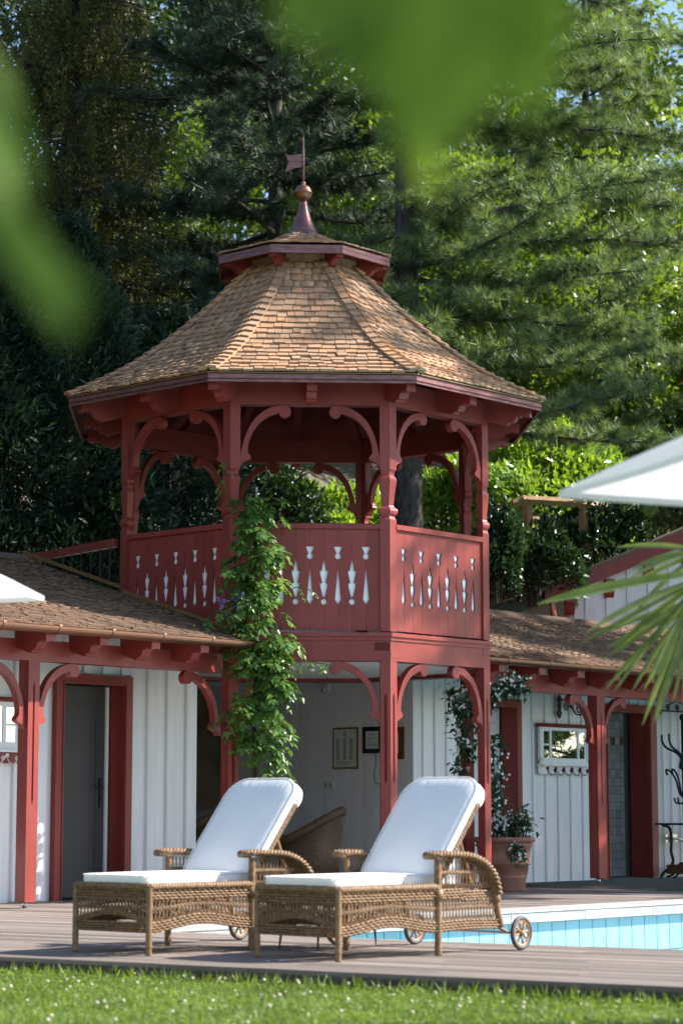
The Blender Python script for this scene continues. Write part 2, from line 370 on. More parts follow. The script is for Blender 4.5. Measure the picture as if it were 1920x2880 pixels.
up_me = MB().loft([post_sec(2.70), post_sec(3.815), post_sec(3.852, 1.0), post_sec(3.865, .86), post_sec(3.885, .78), post_sec(3.90, .95), post_sec(3.918, 1.1), post_sec(3.945, 1.15),
                   post_sec(3.968, 1.06), post_sec(3.983, .82), post_sec(4.0, .70), post_sec(4.10, .80), post_sec(4.262, 1.04), post_sec(4.285, 1.0), post_sec(4.305, .80), post_sec(4.325, .76),
                   post_sec(4.35, .82), post_sec(4.372, 1.0), post_sec(5.035)]).mesh('upper_post', RED)
lo_me = MB().loft([post_sec(.03), post_sec(1.12, 1, 0, .003), post_sec(1.15, 1, 0, .003), post_sec(1.20, 1, .022), post_sec(2.03, 1, .022), post_sec(2.08, 1, 0, .003), post_sec(2.1, 1, 0, .003), post_sec(2.396)]).mesh('lower_post', RED)
for k in range(8):
    put('upper_post', up_me, tower, Matrix.Rotation(rad(-112.5+45*k), 4, 'Z'))
    if k in (0, 1, 2, 3): put('lower_post', lo_me, tower, Matrix.Rotation(rad(-112.5+45*k), 4, 'Z'))
# --- beams, floor rim
ring(MB(), RC, RC-.15, 5.036, 5.30).build('top_beam', RED, tower)
ring(MB(), RC+.035, RC-.3, 2.645, 2.684).build('floor_trim', RED, tower)
ring(MB(), RC+.016, RC-.2, 2.606, 2.644).build('floor_moulding', RED, tower)
ring(MB(), RC+.002, RC-.2, 2.397, 2.605).build('rim_beam', RED, tower)
MB().prism([corner(k, RC-.2)[:2] for k in range(8)], 2.60, 2.675, 'xy').build('balcony_floor', RED_DK, tower)
# joint plugs seen on the rim beam
for k, (x0, x1, z0, z1) in ((0, (.66, .815, 2.50, 2.585)), (1, (-.815, -.70, 2.43, 2.50)), (1, (.70, .81, 2.50, 2.59))):
    put('beam_patch', MB().box(x0, x1, -AP-.0045, -AP+.01, z0, z1).mesh('beam_patch', RED_DK if k == 0 else RED), tower, FR_(k))
# --- scroll brackets
BRK = [(0,-.631),(.022,-.618),(.035,-.596),(.062,-.583),(.098,-.568),(.112,-.546),(.098,-.521),(.08,-.497),(.082,-.43),(.098,-.36),(.126,-.29),(.165,-.228),(.225,-.162),(.30,-.113),(.36,-.09),(.395,-.082),(.405,-.10),
       (.425,-.124),(.462,-.131),(.497,-.118),(.518,-.088),(.52,-.056),(.505,-.024),(.475,-.003),(.43,-.002),(.36,-.014),(.29,-.038),(.217,-.082),(.15,-.145),(.098,-.222),(.06,-.31),(.032,-.40),(.008,-.50),(0,-.535)]
BRK = spline(BRK, 2, True)
def bracket_mesh(th=.075, flip=False):
    pts = [(-x if flip else x, z) for x, z in BRK]
    if flip: pts = pts[::-1]
    return MB().prism(pts, -th/2, th/2, 'xz').mesh('scroll_bracket', RED)
BR_R, BR_L = bracket_mesh(), bracket_mesh(flip=True)
def face_brackets(k, ztop, parent=tower):
    put('scroll_bracket', BR_R, parent, FR_(k) @ Matrix.Translation((-SIDE/2+.101, -AP+.052, ztop)))
    put('scroll_bracket', BR_L, parent, FR_(k) @ Matrix.Translation((SIDE/2-.101, -AP+.052, ztop)))
for k in range(8): face_brackets(k, 5.034)
for k in (0, 1, 2): face_brackets(k, 2.396)
# --- balustrade panels with sawn cut-outs between the planks
JA = [(0, 3.569), (.043, 3.568), (.012, 3.496), (.022, 3.487), (.030, 3.466), (.022, 3.445), (0, 3.436), (0, 3.350), (.014, 3.19), (.029, 3.022), (0, 2.976)]
JB = [(0, 3.438), (.012, 3.375), (.02, 3.318), (.034, 3.318), (.043, 3.340), (.036, 3.285), (.016, 3.196), (.030, 3.186), (.040, 3.205), (.033, 3.15), (.012, 3.06), (0, 3.040), (0, 3.030), (.021, 3.021), (.030, 2.999), (.021, 2.978), (0, 2.969)]
PZ0, PZ1, PP = 2.709, 3.747, .1435
def plank_mesh(l, r):
    g = .0012
    pts = [(g, PZ1)] + [(g + x, z) for x, z in (l or [])] + [(g, PZ0), (PP-g, PZ0)] + [(PP-g-x, z) for x, z in (r or [])[::-1]] + [(PP-g, PZ1)]
    return MB().prism(pts, 0, .018, 'xz').mesh('plank', RED)
PLK = {(a, b): plank_mesh(a and {'A': JA, 'B': JB}[a], b and {'A': JA, 'B': JB}[b]) for a, b in ((None, 'A'), ('A', 'B'), ('B', 'A'), ('A', None))}
for k in range(8):
    pan = put('balustrade_panel', MB().box(-.723, .723, -AP+.0435, -AP+.052, 2.90, 3.66).mesh('balustrade_panel', OFFW), tower, FR_(k))
    I = Matrix.Identity(4)
    put('hand_rail', MB().prism([(-AP+.0, 3.748), (-AP+.075, 3.748), (-AP+.075, 3.80), (-AP+.065, 3.808), (-AP+.005, 3.808), (-AP-.006, 3.80), (-AP-.006, 3.756)], -.722, .722, 'yz').mesh('hand_rail', RED), pan, I)
    put('bottom_rail', MB().box(-.722, .722, -AP+.056, -AP+.10, 2.72, 2.78).mesh('bottom_rail', RED_DK), pan, I)
    for j in range(10):
        l = None if j == 0 else ('A' if j % 2 == 1 else 'B'); r = None if j == 9 else ('A' if (j+1) % 2 == 1 else 'B')
        put('plank', PLK[(l, r)], pan, Matrix.Translation((-.7175 + j*PP, -AP+.024, 0)))
# --- main roof
PROF = [(2.76, 5.268), (2.40, 5.445), (2.0, 5.675), (1.58, 5.99), (1.2, 6.32), (.90, 6.62), (.62, 6.92), (.5, 7.06)]
PR = spline(PROF, 6)
def oct_surface(mb, prof, dz=0, flip=False):
    n = len(prof)
    for k in range(8):
        for i in range(n-1):
            a, b = corner(k, prof[i][0], prof[i][1]+dz), corner(k+1, prof[i][0], prof[i][1]+dz)
            c, d = corner(k+1, prof[i+1][0], prof[i+1][1]+dz), corner(k, prof[i+1][0], prof[i+1][1]+dz)
            mb.add([a, b, c, d], [(3, 2, 1, 0) if flip else (0, 1, 2, 3)])
    return mb
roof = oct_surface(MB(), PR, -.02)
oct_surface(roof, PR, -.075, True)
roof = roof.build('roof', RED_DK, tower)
put('fascia', ring(MB(), 2.745, 2.715, 5.165, 5.252).mesh('fascia', COPPER_P), tower, Matrix.Identity(4))
put('drip_edge', ring(MB(), 2.765, 2.70, 5.253, 5.264).mesh('drip_edge', BRASSY), tower, Matrix.Identity(4))
# unit shingle: x width, y up the slope, z thickness at the butt
SHM = MB().add([(-.5,0,0),(.5,0,0),(.5,1,0),(-.5,1,0),(-.5,0,1),(.5,0,1),(.5,1,.25),(-.5,1,.25)], [(0,3,2,1),(4,5,6,7),(0,1,5,4),(1,2,6,5),(2,3,7,6),(3,0,4,7)])
def shingle_field(parent, frames, me_ind, mat_join, limit):
    """frames: list of 4x4 matrices (already scaled), nearest first; the first `limit` become parts, the rest one joined part"""
    for M in frames[:limit]: put('shingle', me_ind, parent, M)
    rest = frames[limit:]
    if rest:
        V0 = np.array(SHM.v); F0 = np.array(SHM.f); Vs = []; Fs = []
        for i, M in enumerate(rest):
            A = np.array(M); Vs.append(V0 @ A[:3,:3].T + A[:3,3]); Fs.append(F0 + 8*i)
        kind(npobj('shingle_courses', np.concatenate(Vs), np.concatenate(Fs), mat_join, parent), 'stuff')
def arc_points(prof, step):
    P = [np.array(p) for p in prof]; out = [P[0]]; acc = 0
    for a, b in zip(P[:-1], P[1:]):
        L = np.linalg.norm(b-a); pos = 0
        while acc + (L-pos) >= step:
            pos += step-acc; acc = 0; out.append(a + (b-a)*pos/L)
        acc += L-pos
    return out
def roof_frames(prof, k, step, w0, w1, ln, th, trim=.02):
    pts = arc_points(prof, step); fr = []
    for i in range(len(pts)-1):
        r, z = pts[i]; r2, z2 = pts[i+1]; ap = r*c8; ap2 = r2*c8
        hw = ap*math.tan(math.pi/8) - trim; x = -hw + random.uniform(-.04, 0)
        ydir = Vector((0, ap-ap2, z2-z)).normalized(); xdir = Vector((1, 0, 0)); zdir = xdir.cross(ydir)
        while x < hw - .02:
            w = random.uniform(w0, w1)
            if x + w > hw: w = max(.03, hw - x)
            if hw - (x+w) < .04: w = hw - x
            xa = max(x, -hw); ww = x + w - xa
            if ww > .02:
                tilt = Matrix.Rotation(rad(-3.0 + random.uniform(-1.4, 1.2)), 4, 'X') @ Matrix.Rotation(rad(random.uniform(-1.2, 1.2)), 4, 'Z')
                B = Matrix(((xdir.x, ydir.x, zdir.x, 0), (xdir.y, ydir.y, zdir.y, 0), (xdir.z, ydir.z, zdir.z, 0), (0,0,0,1)))
                pos = Vector((xa + ww/2, -ap, z)) + ydir*random.uniform(-.013, .012) + zdir*random.uniform(.004, .010)
                fr.append(FR_(k) @ Matrix.Translation(pos) @ B @ tilt @ Matrix.Diagonal((ww-.005, ln, th*random.uniform(.8, 1.3), 1)))
            x += w
    return fr
SH_ME = SHM.mesh('shingle', SHING)
prof_sh = [p for p in PR if p[0] > .60]
fr = []
for k in (0, 7, 1, 6, 2, 5, 3, 4): fr += roof_frames(prof_sh, k, .128, .075, .15, .21, .023)
# hip caps
hipfr = []
for k in range(8):
    pts = arc_points(prof_sh, .128)
    for i in range(len(pts)-1):
        r, z = pts[i]; r2, z2 = pts[i+1]
        for sgn, kk in ((1, k), (-1, k-1)):
            # lie in the plane of face kk next to corner k
            a0 = FR_(-kk) @ Vector(corner(k, r, z)); a1 = FR_(-kk) @ Vector(corner(k, r2, z2))
            ydir = (a1-a0).normalized(); fx = Vector((1, 0, 0)); sl_ = Vector((0, (r-r2)*c8, z2-z)).normalized(); zdir = fx.cross(sl_); xdir = ydir.cross(zdir)
            B = Matrix(((xdir.x, ydir.x, zdir.x, 0), (xdir.y, ydir.y, zdir.y, 0), (xdir.z, ydir.z, zdir.z, 0), (0,0,0,1)))
            pos = a0 + xdir*(.042*sgn) + zdir*.032 + ydir*random.uniform(-.006, .006)
            hipfr.append((k, FR_(kk) @ Matrix.Translation(pos) @ B @ Matrix.Rotation(rad(-3.5), 4, 'X') @ Matrix.Diagonal((.092, .2, .03, 1))))
front_hips = [m for k, m in hipfr if k in (0, 1)]; other_hips = [m for k, m in hipfr if k not in (0, 1)]
shingle_field(roof, fr[:220] + front_hips + fr[220:] + other_hips, SH_ME, SHINGJ, 300)
# rafter tails under the main eave (corners and face centres)
def tail_pts(L, slope=0, h=.12):
    base = [(0, 0), (0, -h), (L*.50, -h), (L*.54, -h*.93), (L*.56, -h*.86), (L*.60, -h*.84), (L*.66, -h*.78), (L*.705, -h*.62), (L*.73, -h*.52), (L*.80, -h*.50), (L*.80, -h*.42), (L*.93, -h*.40), (L, -h*.38), (L, 0)]
    return [(x, z - slope*x) for x, z in base]
tm = MB().prism([(-(AP-.05) - x, z) for x, z in tail_pts(.50, .30, .25)], -.052, .052, 'yz').mesh('rafter_tail', RED)
tc_ = MB().prism([(-(RC-.05) - x, z) for x, z in tail_pts(.53, .29, .25)], -.052, .052, 'yz').mesh('rafter_tail', RED)
for k in range(8):
    put('rafter_tail', tm, tower, FR_(k) @ Matrix.Translation((0, 0, 5.345)))
    put('rafter_tail', tc_, tower, Matrix.Rotation(rad(-22.5+45*k), 4, 'Z') @ Matrix.Translation((0, 0, 5.35)))
# inner rafters and collar seen through the arches
rf = MB().prism([(-1.95, 5.30), (-1.95, 5.20), (-.2, 6.72), (-.2, 6.85)], -.045, .045, 'yz').mesh('rafter', RED_DK)
for k in range(8):
    put('rafter', rf, tower, FR_(k)); put('rafter', rf, tower, Matrix.Rotation(rad(22.5+45*k), 4, 'Z'))
# --- cupola
cup = put('cupola', ring(MB(), .66, .56, 6.70, 7.10).mesh('cupola', SHING), tower, Matrix.Identity(4))
CP = spline([(1.035, 7.015), (.75, 7.09), (.45, 7.20), (.2, 7.33)], 4)
cs = oct_surface(MB(), CP, -.02); oct_surface(cs, CP, -.06, True)
put('cupola_roof', cs.mesh('cupola_roof', RED_DK), cup, Matrix.Identity(4))
put('cupola_fascia', ring(MB(), 1.03, 1.0, 6.905, 6.998).mesh('cupola_fascia', COPPER_P), cup, Matrix.Identity(4))
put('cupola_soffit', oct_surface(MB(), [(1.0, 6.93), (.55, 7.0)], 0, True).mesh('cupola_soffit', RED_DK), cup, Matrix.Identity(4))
ct = MB().prism([(-.50 - x, z) for x, z in tail_pts(.47, .10, .19)], -.04, .04, 'yz').mesh('cupola_tail', RED)
for k in range(8): put('cupola_tail', ct, cup, Matrix.Rotation(rad(-22.5+45*k), 4, 'Z') @ Matrix.Translation((0, 0, 7.0)))
frc = []
for k in (0, 7, 1, 2, 6, 3, 4, 5): frc += roof_frames(CP, k, .105, .07, .13, .17, .015, .0)
for M in frc[:60]: put('shingle', SH_ME, cup, M)
V0 = np.array(SHM.v); F0 = np.array(SHM.f)
kind(npobj('shingle_courses', np.concatenate([V0 @ np.array(M)[:3,:3].T + np.array(M)[:3,3] for M in frc[60:]]), np.concatenate([F0+8*i for i in range(len(frc)-60)]), SHINGJ, cup), 'stuff')
# --- copper finial and weather vane
fin = put('finial', MB().lathe([(.245, 7.285), (.235, 7.30), (.185, 7.345), (.13, 7.43), (.09, 7.54), (.06, 7.64), (.043, 7.72), (.04, 7.745)], 28).mesh('finial', COPPER_P, True), tower, Matrix.Identity(4))
put('ball', MB().lathe([(.02, 7.742)] + [(.098*math.cos(a), 7.842+.098*math.sin(a)) for a in [rad(x) for x in (-78,-60,-40,-20,-4)]] + [(.106, 7.838), (.106, 7.848)] + [(.098*math.cos(a), 7.842+.098*math.sin(a)) for a in [rad(x) for x in (5,20,40,60,78)]] + [(.02, 7.945), (.03, 7.955), (.02, 7.97)], 28).mesh('ball', COPPER, True), fin, Matrix.Identity(4))
put('rod', MB().lathe([(.016, 7.96), (.015, 8.3), (.008, 8.45), (.003, 8.54)], 10).mesh('rod', COPPER_P, True), fin, Matrix.Identity(4))
flag = [(-.015, 8.30), (-.05, 8.295), (-.12, 8.283), (-.175, 8.285), (-.205, 8.308), (-.19, 8.25), (-.16, 8.205), (-.185, 8.15), (-.21, 8.075), (-.15, 8.105), (-.09, 8.135), (-.015, 8.145)]
put('flag', MB().prism(flag, -.004, .004, 'xz').mesh('flag', COPPER_P), fin, Matrix.Identity(4))
# --- ceiling under the balcony
clg = put('porch_ceiling', MB().prism([corner(k, RC-.21)[:2] for k in range(8)], 2.47, 2.49, 'xy').mesh('porch_ceiling', WHITE), tower, Matrix.Identity(4))
cb = MB().box(-1.9, 1.9, -.098, .098, 2.44, 2.468).mesh('ceiling_board', WHITE)
for j in range(19):
    y = -1.8 + j*.2; L = 1.9 if abs(y) < .75 else max(.3, 1.85-(abs(y)-.75)*.95)
    put('ceiling_board', cb, clg, Matrix.Translation((0, y, 0)) @ Matrix.Diagonal((L/1.9*.97, 1, 1, 1)))
# ================================================================== POOL HOUSE WINGS (local x = t, local y = -n)
I4 = Matrix.Identity(4)
def wing_roof(w, t0, t1, z0, ridge, indiv_t, label=None):
    sl_ = .307
    roof = MB().prism([(-.43, z0-.307*.43-.035), (ridge, z0+.307*ridge-.035), (ridge+2.2, z0+.307*ridge-.8), (ridge+2.2, z0+.307*ridge-.86), (ridge, z0+.307*ridge-.10), (-.43, z0-.307*.43-.075)], t0, t1, 'yz').mesh('roof', RED_DK)
    roof = put('roof', roof, w, I4)
    a = math.atan(sl_); ydir = Vector((0, math.cos(a), math.sin(a))); zdir = Vector((0, -math.sin(a), math.cos(a)))
    B = Matrix(((1, 0, 0, 0), (0, ydir.y, zdir.y, 0), (0, ydir.z, zdir.z, 0), (0,0,0,1)))
    fr = []; step = .098; nc = int((ridge+.47)/math.cos(a)/step) + 1
    for c in range(nc):
        x = t0 + random.uniform(-.06, 0); s = c*step
        base = Vector((0, -.47, z0-.307*.47-.02)) + ydir*s
        while x < t1:
            wd = random.uniform(.08, .17); xa = max(x, t0); ww = min(x+wd, t1) - xa
            if ww > .03:
                # leave out what would stand inside the tower
                fr.append((xa, c, Matrix.Translation(base + Vector((xa+ww/2, 0, 0)) + ydir*random.uniform(-.014, .014) + zdir*random.uniform(0, .004)) @ B @ Matrix.Rotation(rad(-3.6+random.uniform(-1.2,1.2)), 4, 'X') @ Matrix.Rotation(rad(random.uniform(-1.2,1.2)), 4, 'Z') @ Matrix.Diagonal((ww-.005, .2, .016*random.uniform(.7, 1.4), 1))))
            x += wd
    near = [f for f in fr if indiv_t[0] <= f[0] <= indiv_t[1]]; near.sort(key=lambda f: f[1])
    nid = set(id(f) for f in near[:300])
    rest = [f for f in fr if id(f) not in nid]
    shingle_field(roof, [f[2] for f in near[:300]] + [f[2] for f in rest], WSH_ME, WSHJ, min(300, len(near)))
    # ridge cap
    put('ridge_cap', MB().prism([(ridge-.12, z0+.307*(ridge-.12)+.005), (ridge, z0+.307*ridge+.03), (ridge+.12, z0+.307*ridge-.03), (ridge+.12, z0+.307*ridge-.045), (ridge, z0+.307*ridge+.012), (ridge-.12, z0+.307*(ridge-.12)-.01)], t0, t1, 'yz').mesh('ridge_cap', WSH), roof, I4)
    return roof
WSH_ME = SHM.mesh('shingle', WSH)
def gutter(w, t0, t1, z, hang):
    pr = [(.066*math.cos(rad(a)), .066*math.sin(rad(a))) for a in range(180, 361, 15)]; inner = [(.058*math.cos(rad(a)), .058*math.sin(rad(a))) for a in range(360, 179, -15)]
    lip = [(.066, .0), (.071, .006), (.064, .008)]
    g = put('gutter', MB().prism([(-.45 - p[0], z+p[1]) for p in pr] + [(-.45-p[0], z+p[1]) for p in lip] + [(-.45 - p[0], z+p[1]) for p in inner], t0, t1, 'yz').mesh('gutter', COPPER), w, I4)
    hm = MB().prism([(-.45 - .071*math.cos(rad(a)), z+.071*math.sin(rad(a))) for a in range(180, 376, 15)] + [(-.45 - .0655*math.cos(rad(a)), z+.0655*math.sin(rad(a))) for a in range(375, 179, -15)], -.014, .014, 'yz').mesh('gutter_hanger', COPPER)
    for t in hang: put('gutter_hanger', hm, g, Matrix.Translation((t, 0, 0)))
    return g
def tails(w, ts, z0):
    m = MB().prism([(.02 - x, z) for x, z in tail_pts(.44, .307, .27)], -.055, .055, 'yz').mesh('rafter_tail', RED)
    for t in ts: put('rafter_tail', m, w, Matrix.Translation((t, 0, z0 - .055)))
def wing_post(w, t0, t1, ztop, zbot):
    wd = t1-t0; g = .011; xc = wd/2
    def sec(z, dep, gw): return [(0, 0, z), (xc-gw, 0, z), (xc, dep, z), (xc+gw, 0, z), (wd, 0, z), (wd, .14, z), (0, .14, z)]
    p = put('post', MB().loft([sec(zbot, 0, .002), sec(.90, 0, .002), sec(.93, 0, .002), sec(.99, .03, g), sec(2.02, .03, g), sec(2.08, 0, .002), sec(2.1, 0, .002), sec(ztop, 0, .002)]).mesh('post', RED), w, Matrix.Translation((t0, .004, 0)))
    put('post_foot', MB().lathe([(.028, 0), (.028, zbot+.01)], 14).mesh('post_foot', STEEL, True), p, Matrix.Translation((wd/2, .07, 0)))
    put('scroll_bracket', BR_R, p, Matrix.Translation((wd-.002, .07, ztop))); put('scroll_bracket', BR_L, p, Matrix.Translation((.002, .07, ztop)))
def boards(w, wall, spans, n, zt, zb=.012):
    """spans: (t0, t1, proud, ztop, zbot)"""
    for t0, t1, pr, a, b in spans:
        o = MB().bev(t0+.0015, t1-.0015, n-pr, n+.02, b, a, .004).mesh('wall_board' if pr < .02 else 'batten', WHITE)
        put('wall_board' if pr < .02 else 'batten', o, wall, I4)
def door_frame(w, t0, t1, zt, zin, fw, n, depth):
    f = put('door_frame', MB().prism([(t0, 0), (t0, zt), (t1, zt), (t1, 0), (t1-fw, 0), (t1-fw, zin), (t0+fw, zin), (t0+fw, 0)], n-.035, n+.03, 'xz').mesh('door_frame', RED), w, I4)
    put('jamb', MB().prism([(t0+fw-.03, 0), (t0+fw-.03, zin+.03), (t1-fw+.03, zin+.03), (t1-fw+.03, 0), (t1-fw+.012, 0), (t1-fw+.012, zin+.012), (t0+fw-.012, zin+.012), (t0+fw-.012, 0)], n+.031, n+depth, 'xz').mesh('jamb', RED), f, I4)
    put('architrave', MB().prism([(t0+fw-.022, 0), (t0+fw-.022, zin+.022), (t1-fw+.022, zin+.022), (t1-fw+.022, 0), (t1-fw+.008, 0), (t1-fw+.008, zin+.008), (t0+fw-.008, zin+.008), (t0+fw-.008, 0)], n-.047, n-.0352, 'xz').mesh('architrave', RED), f, I4)
    return f
NW = 1.1
# ---------------- left wing
lw_ = thing('pool_house_wing', 'long cabin wing left of the tower with grey door and sunlit red porch post', 'building', (OX, OY, 0), WROT, 'pool house wings')
wing_roof(lw_, -7.5, -.004, 2.708, 3.2, (-3.75, -.1))
# strip of roof behind the tower's left corner and its edge boards
put('edge_board', MB().prism([(1.60, 3.225), (1.60, 3.26), (3.25, 3.765), (3.25, 3.73)], .002, .05, 'yz').mesh('edge_board', BRASSY), lw_, I4)
put('flashing_board', MB().prism([(.02, 2.712), (.02, 2.752), (1.57, 3.225), (1.57, 3.185)], -.035, -.006, 'yz').mesh('flashing_board', BRASSY), lw_, I4)
gutter(lw_, -7.5, -.10, 2.548, [-.728 - .655*k for k in range(10)])
tails(lw_, [-.757 - .657*k for k in range(10)], 2.708)
put('porch_beam', MB().box(-7.5, -.085, 0, .15, 2.266, 2.46).mesh('porch_beam', RED), lw_, I4)
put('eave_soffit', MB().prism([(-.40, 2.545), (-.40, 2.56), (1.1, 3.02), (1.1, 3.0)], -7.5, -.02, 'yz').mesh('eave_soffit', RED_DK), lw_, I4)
wing_post(lw_, -2.622, -2.488, 2.266, .055)
wing_post(lw_, -5.62, -5.486, 2.266, .055)
put('scroll_bracket', BR_L, lw_, Matrix.Translation((-.085, .07, 2.266)))
wl = put('wall', MB().prism([(-7.5, 0), (-7.5, 2.95), (.60, 2.95), (.60, 0), (-.36, 0), (-.36, 2.24), (-1.35, 2.24), (-1.35, 0)], NW+.022, NW+.09, 'xz').mesh('wall', WHITE), lw_, I4)
sp = []
x = -7.5; k = 0
while x < -1.38:
    wd = .15 if k % 2 else .125; x1 = min(x+wd, -1.372)
    sp.append((x, x1, .036 if k % 2 else 0, 2.95, .012)); x += wd; k += 1
x = -1.37; k = 0
while x < -.34: sp.append((x, min(x+.13, -.338), .036 if k % 2 else 0, 2.95, 2.27)); x += .13; k += 1
for a, b, p in ((-.338, -.245, .036), (-.245, -.087, .0), (-.087, .055, .036), (.055, .193, 0), (.193, .335, .036), (.335, .475, 0), (.475, .626, .036)): sp.append((a, b, p, 2.95, .012))
boards(lw_, wl, sp, NW+.02, 0)
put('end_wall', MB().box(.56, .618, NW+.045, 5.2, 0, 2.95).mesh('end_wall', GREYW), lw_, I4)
door_frame(lw_, -1.37, -.34, 2.25, 2.155, .105, NW-.02, .21)
dl = put('door', MB().box(-1.27, -.49, NW+.205, NW+.25, .02, 2.15).mesh('door', DOORG), lw_, I4)
put('door_edge', MB().box(-.488, -.452, NW+.185, NW+.25, .02, 2.15).mesh('door_edge', WHITE), dl, I4)
put('door_panel_moulding', MB().prism([(-1.18, .2), (-1.18, 1.95), (-.60, 1.95), (-.60, .2), (-.615, .2), (-.615, 1.935), (-1.165, 1.935), (-1.165, .2)], NW+.197, NW+.204, 'xz').mesh('door_panel_moulding', DOORG), dl, I4)
hd = MB().box(-.565, -.545, NW+.19, NW+.205, .92, 1.22); hd.tube([(-.555, NW+.19, 1.12), (-.555, NW+.14, 1.12), (-.60, NW+.135, 1.12), (-.655, NW+.135, 1.125), (-.675, NW+.135, 1.16)], .009, 6); hd.lathe([(.012, 0), (.012, .02)], 8, (-.555, NW+.18, 1.0))
put('door_handle', hd.mesh('door_handle', IRON), dl, I4)
put('back_wall', MB().box(-7.5, .6, 5.2, 5.3, 0, 2.95).mesh('back_wall', WHITE), lw_, I4)
# ---------------- right wing
rw = thing('pool_house_wing', 'shaded cabin wing right of the tower with tiled shower doorway', 'building', (OX, OY, 0), WROT, 'pool house wings')
wing_roof(rw, 3.9, 14, 2.742, 2.7, (3.4, 9.8))
gutter(rw, 3.55, 14, 2.59, [3.998 + .79*k for k in range(12)])
tails(rw, [3.97 + .757*k for k in range(13)], 2.742)
put('porch_beam', MB().box(4.04, 14, 0, .15, 2.283, 2.49).mesh('porch_beam', RED), rw, I4)
put('eave_soffit', MB().prism([(-.40, 2.585), (-.40, 2.60), (1.1, 3.06), (1.1, 3.04)], 4.0, 14, 'yz').mesh('eave_soffit', RED_DK), rw, I4)
wing_post(rw, 6.407, 6.573, 2.283, .075)
wing_post(rw, 10.4, 10.566, 2.283, .075)
wr = put('wall', MB().prism([(4.25, 0), (4.25, 3.0), (14, 3.0), (14, 0), (9.24, 0), (9.24, 2.27), (7.98, 2.27), (7.98, 0), (6.24, 0), (6.24, 2.25), (5.12, 2.25), (5.12, 0)], NW+.022, NW+.09, 'xz').mesh('wall', WHITE), rw, I4)
sp = []
def bb(t0, t1, pitch, bw, zt, zb):
    x = t0
    while x < t1 - .02:
        x1 = min(x+pitch-bw, t1); sp.append((x, x1, 0, zt, zb))
        if x1 < t1 - bw: sp.append((x1, x1+bw, .028, zt, zb))
        x = x1 + bw
bb(4.215, 5.098, .22, .04, 2.98, .012); bb(5.098, 6.266, .266, .034, 2.98, 2.268); sp.append((6.268, 6.315, .04, 2.98, .012)); bb(6.317, 7.948, .266, .034, 2.98, .012)
bb(7.95, 9.262, .2, .034, 2.98, 2.286); sp.append((9.264, 9.315, .04, 2.98, .012)); bb(9.317, 13.9, .2, .04, 2.98, .012)
boards(rw, wr, sp, NW+.02, 0)
door_frame(rw, 5.10, 6.265, 2.262, 2.16, .115, NW-.02, .21)
d1 = put('door', MB().box(5.22, 6.14, NW+.205, NW+.25, .02, 2.155).mesh('door', WHITE), rw, I4)
put('door_panel_moulding', MB().prism([(5.32, .3), (5.32, 1.95), (6.0, 1.95), (6.0, .3), (5.985, .3), (5.985, 1.935), (5.335, 1.935), (5.335, .3)], NW+.196, NW+.204, 'xz').mesh('door_panel_moulding', WHITE), d1, I4)
door_frame(rw, 7.95, 9.262, 2.283, 2.177, .17, NW-.02, .30)
# tiled shower recess
sh = put('shower_recess', MB().box(7.9, 9.3, NW+.335, NW+.4, 0, 2.4).mesh('shower_recess', GROUT), rw, I4)
tg = MB().bev(.004, .1, -.008, 0, .003, .106, .003).mesh('wall_tile', TILE_G); tgr = MB().bev(.004, .1, -.008, 0, .003, .106, .003).mesh('wall_tile', mat('red_tile', (.10,.03,.026), .3, rnd=.2))
for r in range(20):
    for c in range(9):
        put('wall_tile', tgr if (r == 16 and c % 2 == 0) else tg, sh, Matrix.Translation((8.10 + c*.104 + random.uniform(-.001,.001), NW+.334, .02 + r*.109)))
put('recess_ceiling', MB().box(7.9, 9.3, NW+.03, NW+.4, 2.28, 2.34).mesh('recess_ceiling', WHITE), rw, I4)
put('recess_side', MB().box(7.85, 7.955, NW+.03, NW+.4, 0, 2.3).mesh('recess_side', GREYW), rw, I4)
# end wall of the right wing facing into the covered lounge, vertical planks
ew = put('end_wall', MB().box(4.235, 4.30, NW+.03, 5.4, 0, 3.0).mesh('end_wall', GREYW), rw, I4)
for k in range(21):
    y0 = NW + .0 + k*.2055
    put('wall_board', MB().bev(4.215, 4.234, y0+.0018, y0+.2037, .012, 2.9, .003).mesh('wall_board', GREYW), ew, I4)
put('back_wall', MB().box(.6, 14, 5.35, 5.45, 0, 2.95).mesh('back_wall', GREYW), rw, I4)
lc = put('lounge_ceiling', MB().box(.62, 4.22, 1.0, 5.4, 2.50, 2.56).mesh('lounge_ceiling', WHITE), rw, I4)
for k in range(18): put('ceiling_board', MB().box(.63+k*.2, .825+k*.2, 1.0, 5.35, 2.475, 2.499).mesh('ceiling_board', WHITE), lc, I4)
# red rail and iron balusters of the bridge behind the tower
rb = thing('bridge_railing', 'red handrail on thin iron bars running back from the tower', 'railing')
a, b = Vector((-2.42, 23.80, 3.74)), Vector((-4.4, 26.4, 3.80))
dv = (b-a).normalized(); M = Matrix.Translation(a) @ Matrix.Rotation(math.atan2(dv.y, dv.x), 4, 'Z')
put('hand_rail', MB().bev(0, (b-a).length, -.035, .035, -.045, .045, .008).mesh('hand_rail', RED), rb, M)
bm_ = MB().lathe([(.008, -.95), (.008, -.04)], 6).mesh('baluster', IRON)
for k in range(16): put('baluster', bm_, rb, M @ Matrix.Translation((.12+k*.2, 0, 0)))
put('bottom_rail', MB().box(0, (b-a).length, -.012, .012, -.90, -.875).mesh('bottom_rail', IRON), rb, M)
put('bridge_floor', MB().box(0, (b-a).length, -.9, .05, -1.08, -1.0).mesh('bridge_floor', RED_DK), rb, M)

# ---------------- second building behind, right
ob = thing('outbuilding', 'white batten-clad gable building with red verge board behind the right roof', 'building', (3.28, 33.6, 2.13), rad(10))
